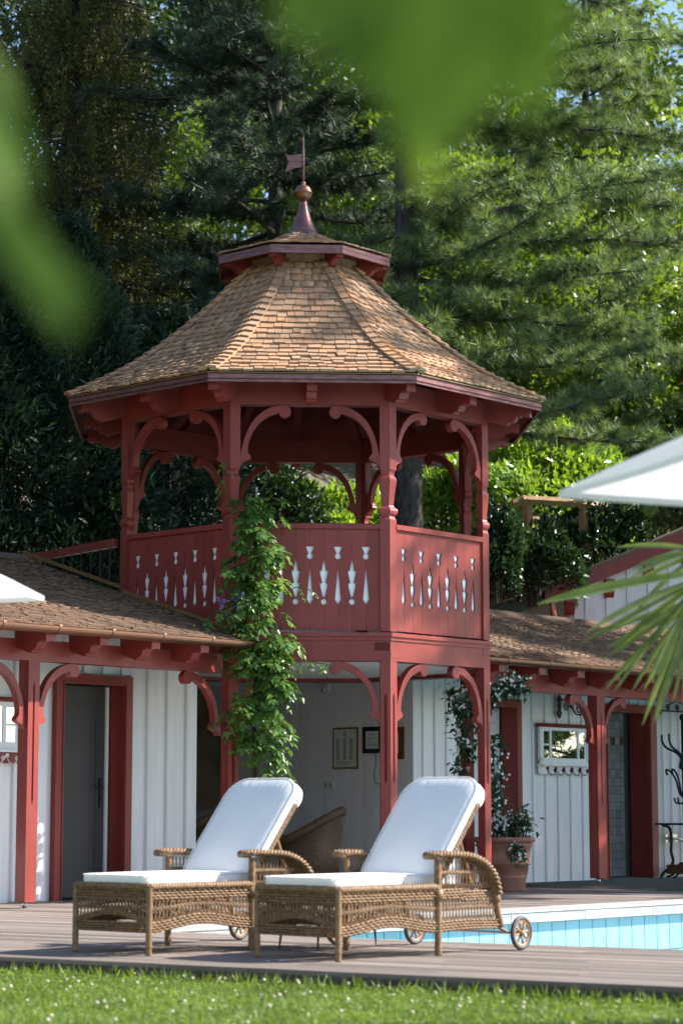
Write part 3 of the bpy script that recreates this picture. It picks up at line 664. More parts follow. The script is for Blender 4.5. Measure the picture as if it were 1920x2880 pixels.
# local x right, facing -y ; gable line rises to the right
zb = lambda x: 2.05 + .42*x
put('wall', MB().prism([(.25, 0), (.25, zb(.25)-.10), (4.5, zb(4.5)-.10), (4.5, 0)], .06, .16, 'xz').mesh('wall', WHITE), ob, I4)
for k in range(26):
    x0 = .25 + k*.165; pr = .035 if k % 2 else 0
    put('batten' if k % 2 else 'wall_board', MB().prism([(x0+.001, .02), (x0+.001, zb(x0)-.1), (x0+.164, zb(x0+.164)-.1), (x0+.164, .02)], .06-.02-pr, .059, 'xz').mesh('board', WHITE), ob, I4)
put('verge_board', MB().prism([(-.25, zb(-.25)-.10), (-.25, zb(-.25)+.12), (4.6, zb(4.6)+.12), (4.6, zb(4.6)-.10)], -.15, -.11, 'xz').mesh('verge_board', RED), ob, I4)
put('roof', MB().prism([(-.28, zb(-.28)+.121), (-.28, zb(-.28)+.17), (4.6, zb(4.6)+.17), (4.6, zb(4.6)+.121)], -.17, 3, 'xz').mesh('roof', WSHJ), ob, I4)
cbm = MB().prism([(0, 0), (0, -.22), (.08, -.22), (.12, -.18), (.16, -.12), (.22, -.09), (.30, -.07), (.30, 0)][::-1], 0, .0, 'yz')
for x0 in (.1, .72, 1.34, 1.96):
    put('corbel', MB().prism([(.05, zb(x0)-.11), (.05, zb(x0)-.40), (-.02, zb(x0)-.38), (-.05, zb(x0)-.33), (-.07, zb(x0)-.25), (-.10, zb(x0)-.22), (-.10, zb(x0)-.11)], x0, x0+.14, 'yz').mesh('corbel', RED), ob, I4)
put('downpipe', MB().tube(spline([(-.16, -.2, 1.86), (-.14, -.2, 1.68), (-.06, -.15, 1.50), (.12, -.06, 1.42), (.75, .0, 1.38), (.9, 0, 1.30), (.93, 0, 1.1), (.93, 0, .0)], 5), .05, 10).mesh('downpipe', COPPER, True), ob, I4)
put('side_wall', MB().box(.2, .26, .1, 3, 0, 2.0).mesh('side_wall', WHITE), ob, I4)
# ================================================================== WALL FITTINGS
def wfit(name, label, cat, t, n, z, group=None): return thing(name, label, cat, tuple(W(t, n, z)), WROT, group)
def mirror_unit(t0, label, board, hookm, n=-NW+.005):
    o = wfit('mirror_shelf', label, 'mirror', t0, n+.02, 0, 'hat-hook mirrors on the cabin walls')
    put('frame', MB().prism([(0, 1.51), (0, 1.936), (1.045, 1.936), (1.045, 1.51)], -.03, 0, 'xz').mesh('frame', WHITE), o, I4)
    put('cap', MB().prism([(-.10, 1.955), (-.06, 1.985), (.0, 1.985), (.0, 1.938), (-.075, 1.938)], -.035, 1.08, 'yz').mesh('cap', RED), o, I4)
    put('mirror_pane', MB().box(.245, .79, -.036, -.0305, 1.55, 1.895).mesh('mirror_pane', MIRROR), o, I4)
    for x0 in (.085, .845):
        for z0 in (1.55, 1.73): put('small_pane', MB().box(x0, x0+.11, -.036, -.0305, z0, z0+.155).mesh('small_pane', MIRROR), o, I4)
    for x0 in (.205, .795): put('stile', MB().box(x0, x0+.036, -.045, -.03, 1.515, 1.93).mesh('stile', WHITE), o, I4)
    put('frame_edge', MB().prism([(-.012, 1.5), (-.012, 1.937), (1.057, 1.937), (1.057, 1.5), (1.0, 1.5), (1.0, 1.90), (.04, 1.90), (.04, 1.5)], -.05, -.0302, 'xz').mesh('frame_edge', WHITE), o, I4)
    put('sill', MB().box(-.012, 1.057, -.05, -.0302, 1.47, 1.545).mesh('sill', WHITE), o, I4)
    put('shelf', MB().box(-.03, 1.10, -.11, .0, 1.45, 1.469).mesh('shelf', WHITE), o, I4)
    put('hook_board', MB().prism([(0, 1.449), (0, 1.37), (.02, 1.345), (1.03, 1.345), (1.05, 1.37), (1.05, 1.449)], -.022, 0, 'xz').mesh('hook_board', board), o, I4)
    for k in range(5):
        x = .17 + k*.175
        h = MB().box(x-.022, x+.022, -.03, -.022, 1.40, 1.438); h.tube(spline([(x, -.03, 1.415), (x+.005, -.04, 1.37), (x+.02, -.07, 1.34), (x+.05, -.09, 1.345), (x+.07, -.09, 1.375)], 4), .006, 5)
        h.add(*_ball((x+.072, -.092, 1.395), .024)); put('hook', h.mesh('hook', hookm), o, I4)
    return o
def _ball(c, r, n=10, m=6):
    vs = []; fs = []
    for j in range(m+1):
        a = -math.pi/2 + math.pi*j/m
        for i in range(n): vs.append((c[0]+r*math.cos(a)*math.cos(2*math.pi*i/n), c[1]+r*math.cos(a)*math.sin(2*math.pi*i/n), c[2]+r*math.sin(a)))
    for j in range(m):
        for i in range(n): fs.append((j*n+i, j*n+(i+1) % n, (j+1)*n+(i+1) % n, (j+1)*n+i))
    return vs, fs
mirror_unit(6.626, 'white mirror shelf with dark red hooks between the right doors', WHITE, RED_DK)
mirror_unit(-2.862, 'mirror shelf with white hooks on a red board at the left edge', RED, PLASTIC)
# iron wall brackets
def spiral(c, r0, r1, turns, a0, sgn=1, n=22):
    return [(c[0] + (r0+(r1-r0)*k/n)*math.cos(a0+sgn*2*math.pi*turns*k/n), 0, c[1] + (r0+(r1-r0)*k/n)*math.sin(a0+sgn*2*math.pi*turns*k/n)) for k in range(n+1)]
ib = wfit('iron_bracket', 'black wrought-iron scroll bracket above the mirror shelf', 'wall bracket', 7.064, -NW+.06, 2.21, 'wrought-iron wall brackets')
bk = MB().prism([(-.02, -.13), (0, -.16), (.02, -.13), (.045, -.09), (.02, -.05), (.03, .0), (.02, .05), (.05, .09), (.02, .12), (0, .16), (-.02, .12), (-.05, .09), (-.02, .05), (-.03, 0), (-.02, -.05), (-.045, -.09)], 0, .02, 'xz')
put('back_plate', bk.mesh('back_plate', IRON), ib, I4)
sc_ = MB().tube([(.02, -.02, .08), (.1, -.02, .09), (.17, -.02, .05), (.25, -.02, -.03), (.32, -.02, -.09), (.4, -.02, -.10)], .011, 6)
sc_.tube([(x, -.02, z) for x, _, z in spiral((.385, -.03), .075, .015, 1.6, -math.pi/2)], .010, 6); sc_.tube([(x, -.02, z) for x, _, z in spiral((.10, .0), .06, .012, 1.5, math.pi/2, -1)], .009, 6)
put('scroll', sc_.mesh('scroll', IRON), ib, I4)
put('ring_holder', MB().torus((.22, -.02, .02), (0, 1, 0), .035, .008, 16, 6).mesh('ring_holder', IRON), ib, I4)
ib2 = wfit('iron_bracket', 'black wrought-iron bar bracket with curls right of the shower doorway', 'wall bracket', 9.36, -NW+.06, 2.28, 'wrought-iron wall brackets')
put('back_plate', MB().prism([(x*.8, z*.62) for x, z in [(-.02, -.13), (0, -.16), (.02, -.13), (.045, -.09), (.02, -.05), (.03, .0), (.02, .05), (.05, .09), (.02, .12), (0, .16), (-.02, .12), (-.05, .09), (-.02, .05), (-.03, 0), (-.02, -.05), (-.045, -.09)]], 0, .02, 'xz').mesh('back_plate', IRON), ib2, I4)
s2 = MB().tube([(0, -.02, -.05), (.95, -.02, -.05)], .011, 6)
for c0 in (.13, .36, .58):
    s2.tube([(x, -.02, z) for x, _, z in spiral((c0, .005), .045, .012, 1.4, -math.pi/2, 1 if c0 < .5 else -1)], .009, 5)
s2.tube(spline([(.16, -.02, .04), (.28, -.02, .07), (.36, -.02, .095), (.44, -.02, .07), (.58, -.02, .04)], 4), .009, 5)
put('scroll', s2.mesh('scroll', IRON), ib2, I4)
# tap
tp = wfit('wall_tap', 'chrome garden tap with square plates on the white wall at far right', 'tap', 9.44, -NW+.03, .52)
put('plate', MB().box(0, .06, -.015, 0, -.055, .055).mesh('plate', STEEL), tp, I4); put('plate', MB().box(.16, .28, -.015, 0, -.05, .05).mesh('plate', STEEL), tp, I4)
tb = MB().tube([(.03, -.02, 0), (.05, -.07, 0), (.26, -.07, -.01), (.31, -.07, -.03), (.315, -.07, -.05)], .014, 8); tb.tube([(.03, -.06, 0), (.03, -.06, .03)], .02, 8); put('pipe', tb.mesh('pipe', STEEL, True), tp, I4)
# lounge: framed notices on the grey end wall (plane t = 4.213)
def ewfit(name, label, cat, n, z, group=None): return thing(name, label, cat, tuple(W(4.212, n, z)), WROT - math.pi/2, group)   # local x = n, local -y = -t side
def notice(label, n0, n1, z0, z1, fw, fm, lines, group='framed notices on the lounge wall'):
    o = ewfit('framed_notice', label, 'picture frame', n0, z0, group); w = n1-n0; h = z1-z0
    put('frame', MB().prism([(0, 0), (w, 0), (w, h), (0, h)], -.025, -.001, 'xz').mesh('frame', fm), o, I4)
    put('sheet', MB().box(fw, w-fw, -.0285, -.0255, fw, h-fw).mesh('sheet', PAPER), o, I4)
    t = MB()
    for x0, x1, za, zb_ in lines: t.box(x0*w, x1*w, -.0300, -.0287, za*h, zb_*h)
    if lines: put('print', t.mesh('print', INK), o, I4)
    return o
L1 = [(.46, .54, .86, .90), (.47, .53, .82, .85), (.44, .56, .795, .805)]
for r in range(8):
    for c in range(3):
        x = .22 + c*.27; z = .72 - r*.066
        L1.append((x-.075, x+.075, z, z+.012)); L1.append((x-.05, x+.05, z-.02, z-.010)); L1.append((x-.065, x+.06, z-.037, z-.029))
L1 += [(.18, .86, .16, .168), (.2, .8, .135, .142), (.16, .7, .11, .117)]
notice('tall notice with crest in a thin gilt frame on lounge wall', -2.349, -1.953, 1.39, 1.885, .02, GOLD, L1)
notice('small notice in a wide black frame on lounge wall', -1.87, -1.565, 1.571, 1.886, .052, BLACKF, [(.38, .62, .70, .72), (.26, .74, .55, .57), (.26, .5, .44, .46), (.26, .74, .33, .35), (.3, .7, .28, .295)])
notice('dark picture in a deep brown wooden frame behind the tower post', -1.50, -1.232, 1.493, 1.874, .07, BROWNW, [])
cab = ewfit('cable', 'thin black cable hanging below the black framed notice', 'cable', -1.68, 1.575)
put('cord', MB().tube(spline([(.0, -.012, 0), (.02, -.015, -.1), (-.015, -.015, -.25), (.0, -.015, -.34), (.05, -.015, -.37), (.12, -.012, -.36)], 5), .004, 5).mesh('cord', IRON), cab, I4)
ol = ewfit('power_outlet', 'double white power outlet low on the lounge wall', 'power outlet', -2.526, 1.154)
put('plate', MB().bev(0, .178, -.014, -.001, 0, .089, .004).mesh('plate', PLASTIC), ol, I4)
for c in (.045, .125):
    sk = MB(); sk.lathe([(.030, 0), (.026, .004), (.022, .004), (.022, .001), (.004, .001)], 16, (0, 0, 0)); sk.xf(Matrix.Translation((c, -.0145, .045)) @ Matrix.Rotation(rad(90), 4, 'X')); put('socket', sk.mesh('socket', mat('socket_grey', (.35,.35,.34), .4)), ol, I4)
cm = ewfit('wall_lamp', 'small grey lamp fitting high on the lounge wall', 'wall lamp', -2.462, 2.37)
put('base', MB().bev(-.05, .06, -.04, -.001, -.03, .05, .01).mesh('base', PLASTIC), cm, I4); lp = MB(); lp.add(*_ball((0, -.06, -.02), .04)); put('globe', lp.mesh('globe', STEEL, True), cm, I4)
# ================================================================== COAT STAND, IRON TABLE, POT
cs_ = wfit('coat_stand', 'tall black coat stand with curled arms at the right edge', 'coat stand', 9.25, -.62, 0)
q = MB().tube([(0, 0, 0), (0, 0, 2.1)], .028, 8); q.add(*_ball((0, 0, 2.12), .05)); put('pole', q.mesh('pole', IRON, True), cs_, I4)
for k in range(4):
    a = rad(180 + 90*k); ca, sa = math.cos(a), math.sin(a)
    f = lambda r, z: (r*ca, r*sa, z)
    put('arm', MB().tube(spline([f(0, 1.42), f(.06, 1.47), f(.04, 1.58), f(.12, 1.66), f(.26, 1.72), f(.33, 1.80), f(.34, 1.90)], 4), .015, 6).mesh('arm', IRON, True), cs_, I4)
    put('arm', MB().tube(spline([f(0, 1.05), f(.07, 1.12), f(.12, 1.28), f(.20, 1.40), f(.28, 1.43), f(.26, 1.36)], 4), .014, 6).mesh('arm', IRON, True), cs_, I4)
    put('hook', MB().tube(spline([f(0, 1.0), f(.08, .98), f(.14, 1.0), f(.16, 1.06)], 4), .012, 6).mesh('hook', IRON, True), cs_, I4)
    put('foot', MB().tube(spline([f(0, .2), f(.1, .18), f(.2, .05), f(.3, .015)], 4), .016, 6).mesh('foot', IRON, True), cs_, I4)
it = wfit('iron_table', 'cast-iron table with curved legs at the right edge of the deck', 'table', 8.93, -.55, 0)
put('table_top', MB().box(-.05, .9, -.3, .3, .70, .725).mesh('table_top', IRON), it, I4)
for y in (-.25, .25): put('leg', MB().tube(spline([(.06, y, .70), (.22, y, .66), (.27, y, .52), (.25, y, .36), (.30, y, .22), (.2, y, .14), (.04, y, .06), (.0, y, .0)], 4), .02, 6).mesh('leg', IRON, True), it, I4)
put('treadle', MB().box(.12, .75, -.24, .24, .06, .18).mesh('treadle', BROWNW), it, I4)
pt = thing('flower_pot', 'large ribbed terracotta pot beside the right tower post', 'flower pot', (1.80, 25.02, 0))
put('body', MB().lathe([(.225, 0), (.235, .02), (.24, .14), (.252, .15), (.256, .165), (.25, .178), (.262, .19), (.272, .29), (.29, .295), (.294, .315), (.283, .33), (.30, .48), (.318, .50), (.322, .515), (.305, .525), (.312, .535), (.345, .545), (.352, .57), (.345, .592), (.305, .60), (.295, .57), (.29, .53)], 36).mesh('body', TERRA, True), pt, I4)
put('soil', MB().lathe([(.29, .52), (.1, .545), (.01, .55)], 20).mesh('soil', SOIL), pt, I4)
# ================================================================== WICKER LOUNGERS
def rope(mb, path, r, strands=3, pitch=.07, n=5, flat=1.0):
    P = [np.array(p, float) for p in path]; seg = [np.linalg.norm(b-a) for a, b in zip(P[:-1], P[1:])]; L = sum(seg)
    m = max(8, int(L/pitch*7)); cum = np.concatenate([[0], np.cumsum(seg)])
    def at(s):
        i = min(len(seg)-1, max(0, np.searchsorted(cum, s)-1)); f_ = (s-cum[i])/max(seg[i], 1e-9); return P[i] + (P[i+1]-P[i])*f_
    for q in range(strands):
        out = []
        for k in range(m+1):
            s = L*k/m; p = at(s); d = at(min(L, s+.01)) - at(max(0, s-.01)); d = d/max(np.linalg.norm(d), 1e-9)
            up = np.array([0, 0, 1.]) if abs(d[2]) < .9 else np.array([1., 0, 0])
            a = np.cross(d, up); a /= np.linalg.norm(a); b = np.cross(a, d); ph = 2*math.pi*(s/pitch + q/strands)
            out.append(tuple(p + a*(math.cos(ph)*r*.62*flat) + b*(math.sin(ph)*r*.62)))
        mb.tube(out, r*.62, n)
def woven_row(mb, f, s0, s1, amp, r, phase, per=.042):
    m = max(4, int((s1-s0)/per*4)); mb.tube([f(s0+(s1-s0)*k/m, amp*math.sin(2*math.pi*(s0+(s1-s0)*k/m)/per + phase)) for k in range(m+1)], r, 4)
def pillow(mb, outline, thick, M, puff=.012, round_=.02):
    """outline: closed list of (x, y); the pillow rises in z from 0 to thick"""
    n = len(outline); P = np.array(outline); c = P.mean(0)
    nrm = []
    for i in range(n):
        d = P[(i+1) % n]-P[i-1]; nn = np.array([d[1], -d[0]]); nrm.append(nn/max(np.linalg.norm(nn), 1e-9))
    nrm = np.array(nrm)
    if ((P-c)*nrm).sum() < 0: nrm = -nrm
    secs = []
    for ins, z in ((.6, 0), (.02, 0), (.006, .006), (0, round_*.8), (0, thick-round_), (.004, thick-round_*.4), (.014, thick-.004), (.03, thick+.001)):
        q = (c + (P-c)*(1-ins)) if ins > .1 else P - nrm*ins
        secs.append([(x, y, z) for x, y in q])
    for f_ in (.85, .65, .4, .15):
        q = c + (P-nrm*.03-c)*f_
        secs.append([(x, y, thick + puff*(1-f_**2)) for x, y in q])
    mb.loft([[tuple(M @ Vector(p)) for p in s] for s in secs]); return mb
def rrect(x0, x1, y0, y1, rs, n=7):
    """rounded rectangle, rs = radii at (x0y0, x1y0, x1y1, x0y1), edges subdivided"""
    out = []
    for (cx, cy, a0), r in zip(((x0, y0, 180), (x1, y0, 270), (x1, y1, 0), (x0, y1, 90)), rs):
        sx = 1 if cx == x0 else -1; sy = 1 if cy == y0 else -1
        for k in range(n+1): a = rad(a0 + 90*k/n); out.append((cx+sx*r + r*math.cos(a), cy+sy*r + r*math.sin(a)))
    res = []
    for i in range(len(out)):
        a, b = out[i], out[(i+1) % len(out)]; L = math.dist(a, b); m = max(1, int(L/.06))
        for k in range(m): res.append((a[0]+(b[0]-a[0])*k/m, a[1]+(b[1]-a[1])*k/m))
    return res
LWD = .66
def make_lounger(label):
    o = thing('sun_lounger', label, 'sun lounger', (0, 0, 0), WROT, 'wicker sun loungers on the deck')
    def side_y(x, far): return (LWD + .05*min(1, x/.9)) if far else -.05*min(1, x/.9)
    # legs and arm posts (binding-wrapped)
    def leg(x, y, z1, r=.021):
        prof = []; k = 0; z = 0
        while z < z1: prof.append((r*(1.0 if k % 2 else .9), z)); z += .011; k += 1
        prof.append((r, z1)); return MB().lathe(prof, 10, (x, y, 0)).mesh('leg', WICK, True)
    for far in (0, 1):
        put('leg', leg(0, side_y(0, far), .425), o, I4); put('leg', leg(.87, side_y(.87, far), .585, .024), o, I4)
    # arched lower edge
    def zl(x):
        if x < .87: return .142 + .046*math.sin(math.pi*x/.87)**2
        return .142 + .008*math.sin(math.pi*(x-.87)/.6)
    for far in (0, 1):
        sg = 1 if far else -1
        mb = MB()
        ln = 1.47
        for j in range(4): woven_row(mb, lambda s, a, j=j: (s, side_y(s, far)+a*sg, zl(s)+.004+j*.0165), 0, ln, .007, .0092, j*math.pi)
        for j in range(4): woven_row(mb, lambda s, a, j=j: (s, side_y(s, far)+a*sg, .345+j*.0165-(.015 if s > 1.1 else 0)), 0, ln-.03, .007, .0092, j*math.pi)
        for j in range(2): woven_row(mb, lambda s, a, j=j: (s, side_y(s, far)+a*sg, .5*(zl(s)+.07)+.5*.345+j*.009), 0, ln-.02, .006, .006, j*math.pi, .03)
        # crossed strands
        k = 0; x = .02
        while x < 1.43:
            a = .5*(zl(x)+.07)+.5*.345
            for dx in (-.013, .013):
                mb.tube([(x+dx, side_y(x, far), zl(x)+.05), (x-dx*.4, side_y(x, far)+.003*sg, a)], .0052, 4, False)
                mb.tube([(x-dx, side_y(x, far), a), (x+dx, side_y(x, far)+.003*sg, .35)], .0052, 4, False)
            x += .031; k += 1
        put('woven_side', mb.mesh('woven_side', WICK, True), o, I4)
        rp = MB(); rope(rp, [(0, side_y(0, far), .418), (.87, side_y(.87, far), .415)], .021, 3, .075); put('braided_rail', rp.mesh('braided_rail', WICK, True), o, I4)
        # armrest
        y0 = side_y(1, far)
        path = spline([(.80, y0, .612), (.87, y0, .618), (1.05, y0, .612), (1.18, y0, .598), (1.31, y0, .548), (1.395, y0, .47), (1.435, y0, .36), (1.46, y0, .26), (1.50, y0, .15)], 5)
        am = MB()
        top = [p for p in path if p[2] > .34 or p[0] < 1.2]
        for off in (-.042, -.014, .014, .042): rope(am, [(p[0], p[1]+off, p[2]) for p in top], .019, 2, .065)
        # wrapped underside band
        am.tube(top, .046, 8, True, .34, (0, 0, 1))
        am.tube([p for p in path if p[0] > 1.42], .022, 8)
        am.tube([(.80, y0-.05, .606), (.80, y0+.05, .606)], .022, 8)
        put('armrest', am.mesh('armrest', WICK, True), o, I4)
        bd = MB(); bd.tube([(.87, side_y(.87, far), .40), (.87, side_y(.87, far), .335)], .034, 8); bd.tube([(1.43, y0, .37), (1.45, y0, .31)], .034, 8); put('binding', bd.mesh('binding', WICK, True), o, I4)
        al = MB(); x = .91
        while x < 1.42:
            zt = float(np.interp(x, [p[0] for p in path], [p[2] for p in path])) - .02
            for dx in (-.012, .012):
                if zt > .50: al.tube([(x+dx, y0, zt), (x-dx, y0, .50)], .0045, 4, False)
                al.tube([(x-dx, y0, min(.50, zt)), (x+dx, y0, .40)], .0045, 4, False)
            x += .034
        woven_row(al, lambda s, a: (s, y0+a*sg, .497), .88, 1.36, .006, .0065, 0, .03); woven_row(al, lambda s, a: (s, y0+a*sg, .506), .88, 1.36, .006, .0065, math.pi, .03)
        put('arm_lattice', al.mesh('arm_lattice', WICK, True), o, I4)
        # wheel
        yw = y0 + .062*sg; wc = (1.63, yw, .108)
        wh = put('wheel', MB().torus(wc, (0, 1, 0), .079, .0095, 32, 8).mesh('wheel', WHEELW, True), o, I4)
        put('tyre', MB().torus(wc, (0, 1, 0), .094, .0145, 32, 8).mesh('tyre', RUBBER, True), wh, I4)
        sp_ = MB()
        for k in range(8):
            a = 2*math.pi*k/8 + .2; sp_.tube([(wc[0]+.012*math.cos(a), yw, wc[2]+.012*math.sin(a)), (wc[0]+.05*math.cos(a), yw, wc[2]+.05*math.sin(a)), (wc[0]+.082*math.cos(a), yw, wc[2]+.082*math.sin(a))], [.006, .0085, .006], 6)
        sp_.tube([(wc[0], yw-.022, wc[2]), (wc[0], yw+.022, wc[2])], .017, 10); put('spokes', sp_.mesh('spokes', WHEELW, True), wh, I4)
    put('axle', MB().tube([(1.63, -.10, .108), (1.63, LWD+.10, .108)], .008, 8).mesh('axle', STEEL), o, I4)
    fk = MB()
    for y in (.0, LWD): fk.tube([(1.47, y, .17), (1.63, y, .108)], .011, 6)
    put('axle_arm', fk.mesh('axle_arm', WICK), o, I4)
    # foot end
    ft = MB()
    zf = lambda s: .142
    for j in range(4): woven_row(ft, lambda s, a, j=j: (-a, s, .146+j*.0165), 0, LWD, .007, .0092, j*math.pi)
    for j in range(4): woven_row(ft, lambda s, a, j=j: (-a, s, .345+j*.0165), 0, LWD, .007, .0092, j*math.pi)
    for j in range(2): woven_row(ft, lambda s, a, j=j: (-a, s, .282+j*.009), 0, LWD, .006, .006, j*math.pi, .03)
    for j in range(3): woven_row(ft, lambda s, a, j=j: (-a, s, .196+.052*math.sin(math.pi*s/LWD)**1.5+j*.012), .02, LWD-.02, .005, .007, j*math.pi, .03)
    x = .02
    while x < LWD-.01:
        zz = .2+.052*math.sin(math.pi*x/LWD)**1.5
        for dx in (-.013, .013):
            ft.tube([(0, x+dx, zz), (-.003, x-dx*.4, .285)], .0052, 4, False); ft.tube([(0, x-dx, .285), (-.003, x+dx, .35)], .0052, 4, False)
        x += .031
    put('woven_foot_end', ft.mesh('woven_foot_end', WICK, True), o, I4)
    rp = MB(); rope(rp, [(0, 0, .418), (0, LWD, .418)], .021, 3, .075); put('braided_rail', rp.mesh('braided_rail', WICK, True), o, I4)
    # seat deck and rear weave
    sd = MB()
    for k in range(24): sd.tube([(.03+k*.06, .0, .405), (.03+k*.06, LWD, .405)], .012, 5)
    put('seat_slats', sd.mesh('seat_slats', WICK), o, I4)
    # cushions
    ol_ = rrect(-.0, .99, .035, LWD-.035, (.055, .045, .045, .055))
    pil = MB(); pillow(pil, ol_, .066, Matrix.Translation((0, 0, .424)), .010, .024)
    sc1 = put('seat_cushion', pil.mesh('seat_cushion', CLOTH, True), o, I4)
    put('piping', MB().tube([(x, y, .484) for x, y in rrect(-.002, .992, .033, LWD-.033, (.055, .045, .045, .055))] + [(-.002, .088, .484)], .0042, 5).mesh('piping', CLOTH, True), sc1, I4)
    # back: local x along the back, z out of its front face
    th_ = rad(50.5); B = Matrix.Translation((.965, 0, .44)) @ Matrix.Rotation(-th_, 4, 'Y')
    bp = MB(); pillow(bp, rrect(0, .80, .02, LWD-.02, (.06, .15, .15, .06), 9), .062, B @ Matrix.Translation((0, 0, .01)), .018, .03)
    bk_ = put('back_cushion', bp.mesh('back_cushion', CLOTH, True), o, I4)
    put('piping', MB().tube([tuple(B @ Vector((x, y, .065))) for x, y in rrect(.0, .80, .02, LWD-.02, (.06, .15, .15, .06), 9)], .0042, 5).mesh('piping', CLOTH, True), bk_, I4)
    hd_ = MB()
    hood = rrect(.60, .808, .012, LWD-.012, (.05, .15, .15, .05), 9)
    pillow(hd_, [(x, y) for x, y in hood], .06, B @ Matrix.Translation((0, 0, -.035)), .0, .02)
    put('cushion_hood', hd_.mesh('cushion_hood', CLOTH, True), bk_, I4)
    bf = MB()
    for y in (.03, LWD-.03): rope(bf, [tuple(B @ Vector((0, y, -.005))), tuple(B @ Vector((.66, y, -.005)))], .017, 3, .07)
    put('back_frame', bf.mesh('back_frame', WICK, True), o, I4)
    bw = MB()
    for k in range(16): bw.tube([tuple(B @ Vector((.03+k*.045, .03, -.008))), tuple(B @ Vector((.03+k*.045, LWD-.03, -.008)))], .012, 4)
    put('back_weave', bw.mesh('back_weave', WICK), o, I4)
    pr_ = MB()
    for y in (.10, LWD-.10): put('back_prop', MB().tube([tuple(B @ Vector((.42, y, -.02))), (1.40, y, .38)], .012, 6).mesh('back_prop', WHEELW), o, I4)
    return o
l1 = make_lounger('right wicker sun lounger with creased white cushion, its wheels beside the pool')
l1.location = W(-6.145, 6.985, 0)
l2 = copy_tree(l1); l2['label'] = 'left wicker sun lounger with smooth white cushion in front of the grey door'; l2.location = W(-6.515, 5.76, 0); l2.rotation_euler[2] += rad(1.0)
# iron side table between the loungers
stb = thing('side_table', 'low dark iron side table on tapered legs between the two loungers', 'side table', tuple(W(-5.05, 6.02, 0)), WROT)
for (x, y) in ((-.45, .12), (-.38, -.15), (.36, .0)):
    put('leg', MB().tube([(x, y, 0), (x*.97, y*.97, .1), (x*.9, y*.9, .17), (x*.55, y*.55, .36)], [.004, .010, .012, .010], 6).mesh('leg', IRON, True), stb, I4)
put('brace', MB().tube([(-.40, .1, .165), (-.36, -.13, .165), (.34, 0, .165), (-.40, .1, .165)], .007, 5).mesh('brace', IRON), stb, I4)
put('table_top', MB().lathe([(.20, .355), (.25, .36), (.25, .378), (.24, .383), (.01, .383)], 24).mesh('table_top', IRON, True), stb, I4)
# ================================================================== TUB CHAIRS IN THE LOUNGE
def tub_chair(label, loc, rz):
    o = thing('wicker_armchair', label, 'armchair', loc, rz, 'dark wicker armchairs in the lounge')
    n = 40; outer = []; rim = []
    secs_o = []; angs = [rad(40 + 280*k/n) for k in range(n+1)]     # open towards +x
    V = []; F = []
    for a in angs:
        back = .5 - .5*math.cos(a)            # 0 at the front, 1 at the back
        h = .58 + .30*max(0, (back-.25)/.75)**1.3; r = .31 + .05*back
        for z, rr in ((.06, r*.92), (.35, r*.97), (h, r*1.06), (h, r*1.06-.05), (.36, r*.97-.05), (.30, r*.9-.05)):
            V.append((rr*math.cos(a), rr*math.sin(a)*.95, z))
        rim.append((r*1.05*math.cos(a), r*1.05*math.sin(a)*.95, h+.005))
    m = 6
    for i in range(n):
        for j in range(m): F.append((i*m+j, (i+1)*m+j, (i+1)*m+(j+1) % m, i*m+(j+1) % m))
    mb = MB().add(V, F + [tuple(range(6)), tuple(n*m+k for k in range(6))[::-1]])
    put('shell', mb.mesh('shell', WICKD, True), o, I4)
    rp = MB(); rope(rp, rim, .04, 4, .10, 5); put('rolled_rim', rp.mesh('rolled_rim', WICKD, True), o, I4)
    put('seat', MB().lathe([(.30, .26), (.31, .30), (.31, .40), (.28, .43), (.01, .44)], 24).mesh('seat', WICKD, True), o, I4)
    for a in (40, 140, 220, 320):
        put('leg', MB().lathe([(.02, 0), (.022, .3)], 8, (.30*math.cos(rad(a)), .29*math.sin(rad(a)), 0)).mesh('leg', WICKD), o, I4)
    put('arm_stile', MB().tube([(.30*math.cos(angs[0]), .30*math.sin(angs[0])*.95, .05), (.325*math.cos(angs[0]), .325*math.sin(angs[0])*.95, .58)], .022, 6).mesh('arm_stile', WICKD), o, I4)
    put('arm_stile', MB().tube([(.30*math.cos(angs[-1]), .30*math.sin(angs[-1])*.95, .05), (.325*math.cos(angs[-1]), .325*math.sin(angs[-1])*.95, .58)], .022, 6).mesh('arm_stile', WICKD), o, I4)
    return o
tub_chair('dark wicker armchair seen between the two loungers', (-.36, 24.3, 0), rad(168))
tub_chair('dark wicker armchair nearer the tower post, behind the left lounger', (-1.52, 24.6, 0), rad(150))
tub_chair('dark wicker armchair farther back, half hidden behind another armchair', (-1.42, 25.5, 0), rad(150))
# metal chair behind the left lounger, its rounded arm shows
mc = thing('metal_chair', 'dark metal chair with rounded arm behind the left lounger by the batten wall', 'chair', (-1.36, 22.0, 0), rad(0))
for y in (0, .46):
    put('arm', MB().tube(spline([(0, y, 0), (0, y, .30), (.012, y, .48), (.06, y, .585), (.14, y, .615), (.22, y, .585), (.268, y, .48), (.28, y, .30), (.28, y, 0)], 4), .021, 8).mesh('arm', IRON, True), mc, I4)
put('seat', MB().bev(-.06, .34, .02, .44, .40, .425, .02).mesh('seat', IRON), mc, I4)
